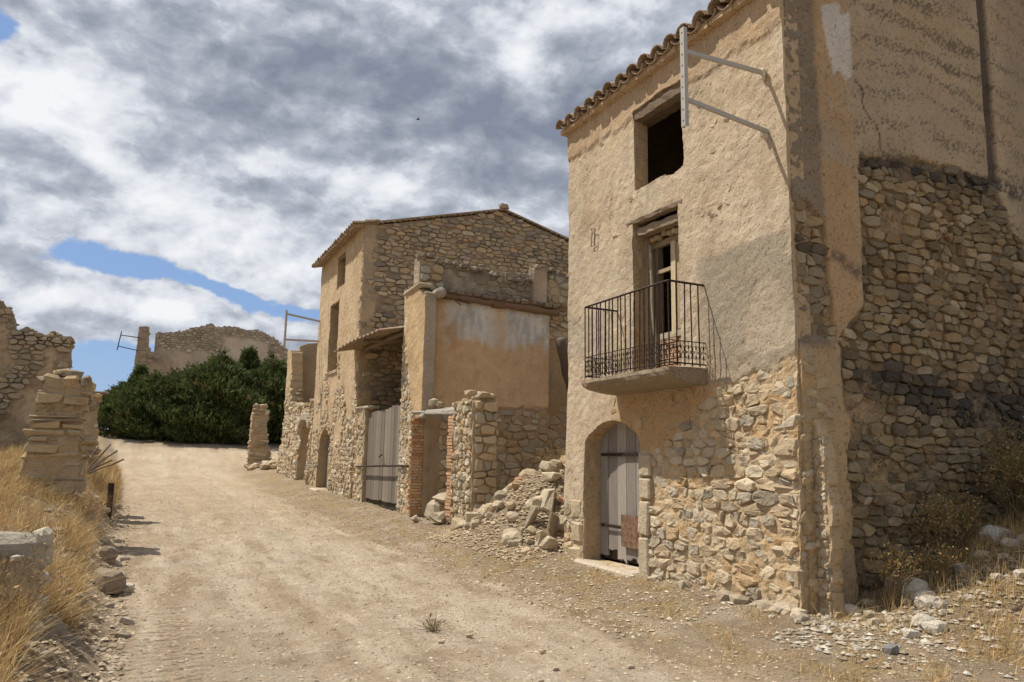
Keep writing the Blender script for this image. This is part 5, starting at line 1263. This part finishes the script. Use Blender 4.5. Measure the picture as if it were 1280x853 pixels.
# ================================================================== stones by the corner of the tall house
rr2 = random.Random(101)
for (x, y, s_, lb) in ((8.1, 5.0, .28, 'big white rock in the dry plants below the shaded side wall'), (6.92, 5.15, .30, 'pointed white rock beside the foot of the shaded wall'), (7.05, 5.42, .22, 'small grey rock behind the pointed white rock'),
        (5.55, 4.35, .13, 'dark grey stone alone in the straw before the shaded wall'), (9.2, 4.9, .27, 'wide pale rock at the right edge of the frame')):
    rock('white_rock', x, y, (s_*1.1, s_, s_*.85), (rr2.uniform(-.2, .2), rr2.uniform(-.3, .3), rr2.uniform(0, 3)), (.58, .54, .47) if 'dark' not in lb else (.22, .21, .20), lb, 'rock', r=rr2)
for k in range(150):
    t = rr2.random(); x = 5.6+t*4.6; y = 5.35-t*1.3-rr2.gauss(0, .38)-.1; s_ = .04+.13*rr2.random()**2.2
    if y > 5.5 and x > 6: y = 5.4
    rock('scattered_stone', x, y, (s_*1.3, s_*1.1, s_*.8), (rr2.uniform(-.3, .3), rr2.uniform(-.3, .3), 0), palette(rr2, [((.55, .50, .42), 3), ((.46, .39, .29), 2), ((.36, .33, .29), 1)]), 'loose stone before the shaded wall, '+('by the house corner' if x < 6.4 else 'around the pointed white rock' if x < 7.5 else 'around the big white rock' if x < 8.7 else 'near the right edge'), 'stone', 'stones scattered before the shaded side wall')
for ri, (x, y, s_) in enumerate(sorted(((3.35, 6.1, .055), (3.2, 5.6, .05), (3.75, 5.35, .05), (2.6, 6.6, .05), (1.6, 5.6, .05), (3.0, 6.9, .06), (4.2, 6.4, .04), (2.9, 5.3, .04)), key=lambda q: float((np.array(q[:2]) @ CR[:2])/(np.array(q[:2]) @ CF[:2])))):
    rock('road_stone', x, y, (s_*1.3, s_, s_*.7), (0, 0, 0), (.46, .36, .25), 'small loose stone on the open foreground track, %s from the left' % ORD[ri], 'stone', 'loose stones on the track', sink=.1)

# ================================================================== ground cover (nobody could count it)
gr_ = np.random.RandomState(5)
def pebbles(name, n, xf, yf, smin, smax, cols, zoff=.2):
    x = xf(n); y = yf(n, x); s_ = smin+(smax-smin)*gr_.rand(n)**3; z = zt(x, y)
    B = np.array(ICO1[0]); Fb = np.array(ICO1[1]); m = 12
    B = np.array([(0,0,.8),(.9,0,0),(.2,.85,.1),(-.75,.55,0),(-.7,-.6,.1),(.3,-.9,0),(0,0,-.6)]); Fb = np.array([(0,1,2),(0,2,3),(0,3,4),(0,4,5),(0,5,1),(6,2,1),(6,3,2),(6,4,3),(6,5,4),(6,1,5)]); m = 7
    an = gr_.rand(n)*6.28; ca, sa = np.cos(an), np.sin(an)
    V = B[None]*(1+gr_.normal(0, .2, (n, m, 3))); V = V*s_[:, None, None]*np.stack([gr_.uniform(.8, 1.4, n), gr_.uniform(.7, 1.1, n), gr_.uniform(.5, .8, n)], 1)[:, None]
    X = V[..., 0]*ca[:, None]-V[..., 1]*sa[:, None]+x[:, None]; Y = V[..., 0]*sa[:, None]+V[..., 1]*ca[:, None]+y[:, None]; Z = V[..., 2]+(z+s_*zoff)[:, None]
    VV = np.stack([X, Y, Z], -1).reshape(-1, 3); F = (Fb[None]+(np.arange(n)*m)[:, None, None]).reshape(-1, 3)
    c = np.array(cols)[gr_.randint(0, len(cols), n)]*gr_.uniform(.8, 1.2, (n, 1)); 
    return obj(name, VV, F, MT['stone'], None, col=np.repeat(c, m, 0), kind='stuff')
GC = [(.55, .46, .34), (.46, .36, .25), (.62, .54, .42), (.34, .25, .17)]
yn = lambda a, b, p: (lambda n, x: a+(b-a)*gr_.rand(n)**p)
tag(pebbles('gravel', 13000, lambda n: gr_.uniform(-.1, 6.2, n), yn(3.4, 26, 1.7), .004, .020, GC), 'loose gravel and grit on the track', 'gravel')
tag(pebbles('earth_crumbs', 22000, lambda n: gr_.uniform(.0, 6.0, n), yn(4.0, 30, 1.3), .006, .024, [(.46, .36, .25), (.52, .42, .3), (.40, .30, .2), (.58, .48, .36)], .0), 'dry earth crumbs pressed into the track', 'crumbs')
tag(pebbles('rubble_grit', 13000, lambda n: 5.1+gr_.rand(n)*3.6, lambda n, x: 10.2+gr_.rand(n)*3.8, .010, .05, [(.44, .345, .23), (.40, .31, .20), (.48, .38, .26)]), 'broken grit of the rubble heap', 'rubble')
tag(pebbles('corner_grit', 4200, lambda n: 5.2+gr_.rand(n)*5.2, lambda n, x: 5.4-(x-5.2)*.22-np.abs(gr_.normal(0, .7, n)), .008, .045, [(.52, .47, .39), (.42, .35, .25), (.34, .28, .2)]), 'grit before the shaded wall', 'gravel')
tag(pebbles('bank_clods', 7000, lambda n: gr_.rand(n), lambda n, x: 4.5+20*gr_.rand(n)**1.5, .012, .06, [(.33, .265, .19), (.40, .33, .24), (.27, .21, .15)]) if False else pebbles('bank_clods', 7500, lambda n: -gr_.rand(n)**1.2*1.1+.08, lambda n, x: 4.3+20*gr_.rand(n)**1.5, .008, .042, [(.46, .37, .26), (.52, .43, .32), (.38, .30, .2)]), 'clods and crumbs of the eroded bank', 'clods')
tag(pebbles('verge_grit', 7000, lambda n: 4.2+gr_.rand(n)*1.9, lambda n, x: 6.2+22*gr_.rand(n)**1.3, .006, .032, GC), 'grit along the foot of the houses', 'gravel')
def blades(name, n, x, y, hmin, hmax, lean, cols, w=.005, label=None, cat=None, seg=3, curl=.5, off=None, parent=None, wind=(.4, -.1)):
    z = zt(x, y) if off is None else off; H = gr_.uniform(hmin, hmax, n); an = gr_.rand(n)*6.28; ln = np.abs(gr_.normal(0, lean, n))
    dxx = np.cos(an)*ln+wind[0]*lean*.5; dyy = np.sin(an)*ln+wind[1]*lean*.5; wa = gr_.rand(n)*3.14; wx, wy = np.cos(wa), np.sin(wa)
    rows = []
    for k in range(seg+1):
        t = k/seg; b = t**(1+curl)
        cxk = x+dxx*b*H; cyk = y+dyy*b*H; czk = z-.02+H*(t-.35*np.minimum(ln, 1.3)*b); ww = w*(1-t*.8)*(H/hmax*.5+.6)
        rows.append(np.stack([cxk-wx*ww, cyk-wy*ww, czk], -1)); rows.append(np.stack([cxk+wx*ww, cyk+wy*ww, czk], -1))
    m = 2*(seg+1); VV = np.stack(rows, 1).reshape(-1, 3)
    Fb = np.array([(2*k, 2*k+1, 2*k+3, 2*k+2) for k in range(seg)]); F = (Fb[None]+(np.arange(n)*m)[:, None, None]).reshape(-1, 4)
    c = np.array(cols)[gr_.randint(0, len(cols), n)]*gr_.uniform(.75, 1.2, (n, 1))
    o = obj(name, VV, F, MT['leaf'], parent, col=np.repeat(c, m, 0), kind=None if parent else 'stuff'); return tag(o, label, cat)
STR = [(.58, .42, .20), (.50, .32, .13), (.66, .52, .29), (.36, .23, .10), (.54, .36, .15), (.32, .25, .14)]
def clump(n, xf, yf, keep):
    m = int(n*3.5); y = yf(m); x = xf(m, y); k = keep(x, y) > gr_.rand(m); x, y = x[k][:n], y[k][:n]; return x, y
cl_ = lambda x, y: sst(-.05, .35, fbm(x, y, 3, 3, 1.6))
x, y = clump(34000, lambda m, y: edge_l(y)-.36-gr_.rand(m)**1.1*3.0, lambda m: 7.5+gr_.rand(m)**1.5*16, lambda x, y: .12+.88*cl_(x, y))
blades('dry_grass', len(x), x, y, .08, .36, .9, STR, .0042, 'dry golden grass covering the left bank', 'grass')
x, y = clump(4200, lambda m, y: edge_l(y)-.62-gr_.rand(m)**1.1*1.7, lambda m: 4.2+gr_.rand(m)*2.2, lambda x, y: .2+.8*cl_(x, y))
blades('near_grass', len(x), x, y, .15, .5, .7, STR, .0035, 'dry grass stems in the lower left corner', 'grass')
x, y = clump(5000, lambda m, y: edge_l(y)-.15-gr_.rand(m)**1.3*2.5, lambda m: 22+gr_.rand(m)*16, lambda x, y: .2+.8*cl_(x, y))
blades('far_grass', len(x), x, y, .15, .45, .5, STR, .010, 'dry grass farther along the left bank', 'grass')
x, y = clump(24000, lambda m, y: 3.9+gr_.rand(m)*6.0, lambda m: 3.4+gr_.rand(m)**1.5*14, lambda x, y: sst(0, .4, fbm(x, y, 5, 3, 2.2)+.1)*sst(3.9, 5.2, x+.4*fbm(x, y, 2, 2, 1))*((x < 5.8) | (y < 5.4)))
blades('straw', len(x), x, y, .03, .13, 1.4, STR, .0035, 'short flattened straw along the foot of the houses', 'straw', 2)
x, y = clump(3500, lambda m, y: .8+gr_.rand(m)*4, lambda m: 14+gr_.rand(m)**1.2*22, lambda x, y: sst(.1, .5, fbm(x, y, 15, 3, .8)))
blades('track_straw', len(x), x, y, .02, .08, 1.5, STR, .006, 'thin straw on the far part of the track', 'straw', 2)
x, y = clump(11000, lambda m, y: 5.9+gr_.rand(m)*4.4, lambda m: 3.5+gr_.rand(m)*1.95, lambda x, y: .1+.9*sst(5.9, 8, x))
blades('dry_stems', len(x), x, y, .06, .32, .8, STR, .003, 'dry grass stems before the shaded side wall', 'grass')
x, y = 7.0+gr_.rand(1300)*2.4, 12.3+gr_.rand(1300)*2.0
blades('heap_grass', 1300, x, y, .1, .45, .5, STR, .005, 'dry grass on top of the rubble heap', 'grass')

# ---- plants one can tell apart: stems and small leaves
def plant(x, y, h, w, green, label, name='dry_shrub', seed=1, ns=16, leaves=260, z=None):
    r = np.random.RandomState(seed); z0 = zt1(x, y) if z is None else z; t = thing(name, (x, y, z0), label, 'shrub')
    st = MB(); tips = []
    for k in range(ns):
        a = r.rand()*6.28; l = w*r.uniform(.3, 1); hh = h*r.uniform(.5, 1); P = [(x+r.normal(0, .04), y+r.normal(0, .04), z0-.03), (x+l*.4*math.cos(a), y+l*.4*math.sin(a), z0+hh*.5), (x+l*math.cos(a+.3), y+l*math.sin(a+.3), z0+hh)]
        st.tube(P, [.006, .0045, .0022], 4, (.24, .17, .09), False)
        for q in range(4):
            u = r.uniform(.35, .95); p = np.array(P[1])*(1-u)+np.array(P[2])*u; e = p+np.array([r.normal(0, .09), r.normal(0, .09), r.uniform(.04, .15)])
            st.tube([p, e], [.003, .0015], 3, (.26, .19, .1), False); tips += [p, e, (p+e)/2]
    st.build('stems', MT['leaf'], t)
    T = np.array(tips); n = leaves; A = T[r.randint(0, len(T), n)]+r.normal(0, .035, (n, 3)); D = r.normal(size=(n, 3)); D[:, 2] = np.abs(D[:, 2]); D /= np.linalg.norm(D, axis=1)[:, None]
    sdv = np.cross(D, r.normal(size=D.shape)); sdv /= np.linalg.norm(sdv, axis=1)[:, None]; L_ = r.uniform(.018, .045, (n, 1)); ww = L_*.22
    VV = np.stack([A, A+D*L_*.5+sdv*ww, A+D*L_, A+D*L_*.5-sdv*ww], 1).reshape(-1, 3); F = np.arange(n*4).reshape(n, 4)
    g = r.rand(n) < green; c = np.where(g[:, None], np.array([[.20, .19, .06]]), np.array([[.42, .27, .11]]))*r.uniform(.6, 1.4, (n, 1))
    obj('foliage', VV, F, MT['leaf'], t, col=np.repeat(c, 4, 0), kind='stuff'); return t
pl = [(6.62, 5.15, .50, .22, .25, 'thin brown weed at the foot of the ochre corner stub'), (7.55, 5.2, .75, .35, .35, 'tall dry thistle between the two white rocks'), (7.9, 5.3, .55, .3, .5, 'low weed close behind the big white rock'),
      (8.6, 5.1, .85, .45, .55, 'bushy brown-green shrub right of the big white rock'), (9.2, 5.15, 1.05, .5, .6, 'tallest green-brown shrub against the dark end of the side wall'), (9.7, 4.7, 1.0, .5, .5, 'dense shrub cut by the right edge of the frame'),
      (8.9, 4.6, .55, .4, .7, 'low green shrub in front of the tall ones at the right'), (7.1, 5.0, .35, .25, .3, 'tuft of weed around the pointed white rock'), (9.4, 4.2, .5, .4, .4, 'straggly weed at the lower right'), (8.3, 4.55, .6, .4, .75, 'leafy green shrub in the sun in front of the big white rock'), (9.0, 4.15, .75, .45, .7, 'sunlit green-brown shrub at the right edge, in front of the others'), (8.7, 4.95, .8, .45, .5, 'reddish brown shrub standing between the green ones at the right')]
for i, (x, y, h, w, g, lb) in enumerate(pl): plant(x, y, h, w, g, lb, seed=200+i, ns=int(14+22*h), leaves=int(1100*h))
plant(7.6, 13.3, .9, .5, .15, 'pale dry bush on top of the rubble heap before the room wall', seed=301, ns=40, leaves=300); plant(8.2, 12.9, .8, .5, .1, 'second dry bush on the rubble heap, nearer the tall house', seed=302, ns=34, leaves=260)
plant(-.78, 6.3, .7, .55, .0, 'spray of long dry stems leaning over the lower left corner', 'dry_weed', 303, 30, 200, .35); plant(-1.25, 6.0, .6, .6, .0, 'dry stems at the very lower left behind the spray', 'dry_weed', 304, 30, 200, .4)
plant(2.75, 7.2, .03, .07, .8, 'tiny green weed growing on the open track', 'track_weed', 305, 10, 40)
# small dark bird high in the sky
bd = thing('bird', (12.0, 36.0, 19.27), 'tiny dark bird high in the clouds above the gabled house', 'bird')
mb = MB(); mb.tube([(11.9, 36, 19.27), (11.95, 36, 19.28), (12.02, 36, 19.29), (12.1, 36, 19.28)], [.01, .035, .03, .006], 6); mb.build('body', MT['iron'], bd)
mb = MB(); mb.add([(11.97, 36, 19.30), (12.04, 36, 19.30), (12.0, 35.9, 19.39), (11.96, 35.75, 19.37), (12.0, 36.1, 19.39), (11.96, 36.25, 19.37)], [(0, 1, 2), (0, 2, 3), (0, 4, 1), (0, 5, 4)]); mb.build('wings', MT['iron'], bd)
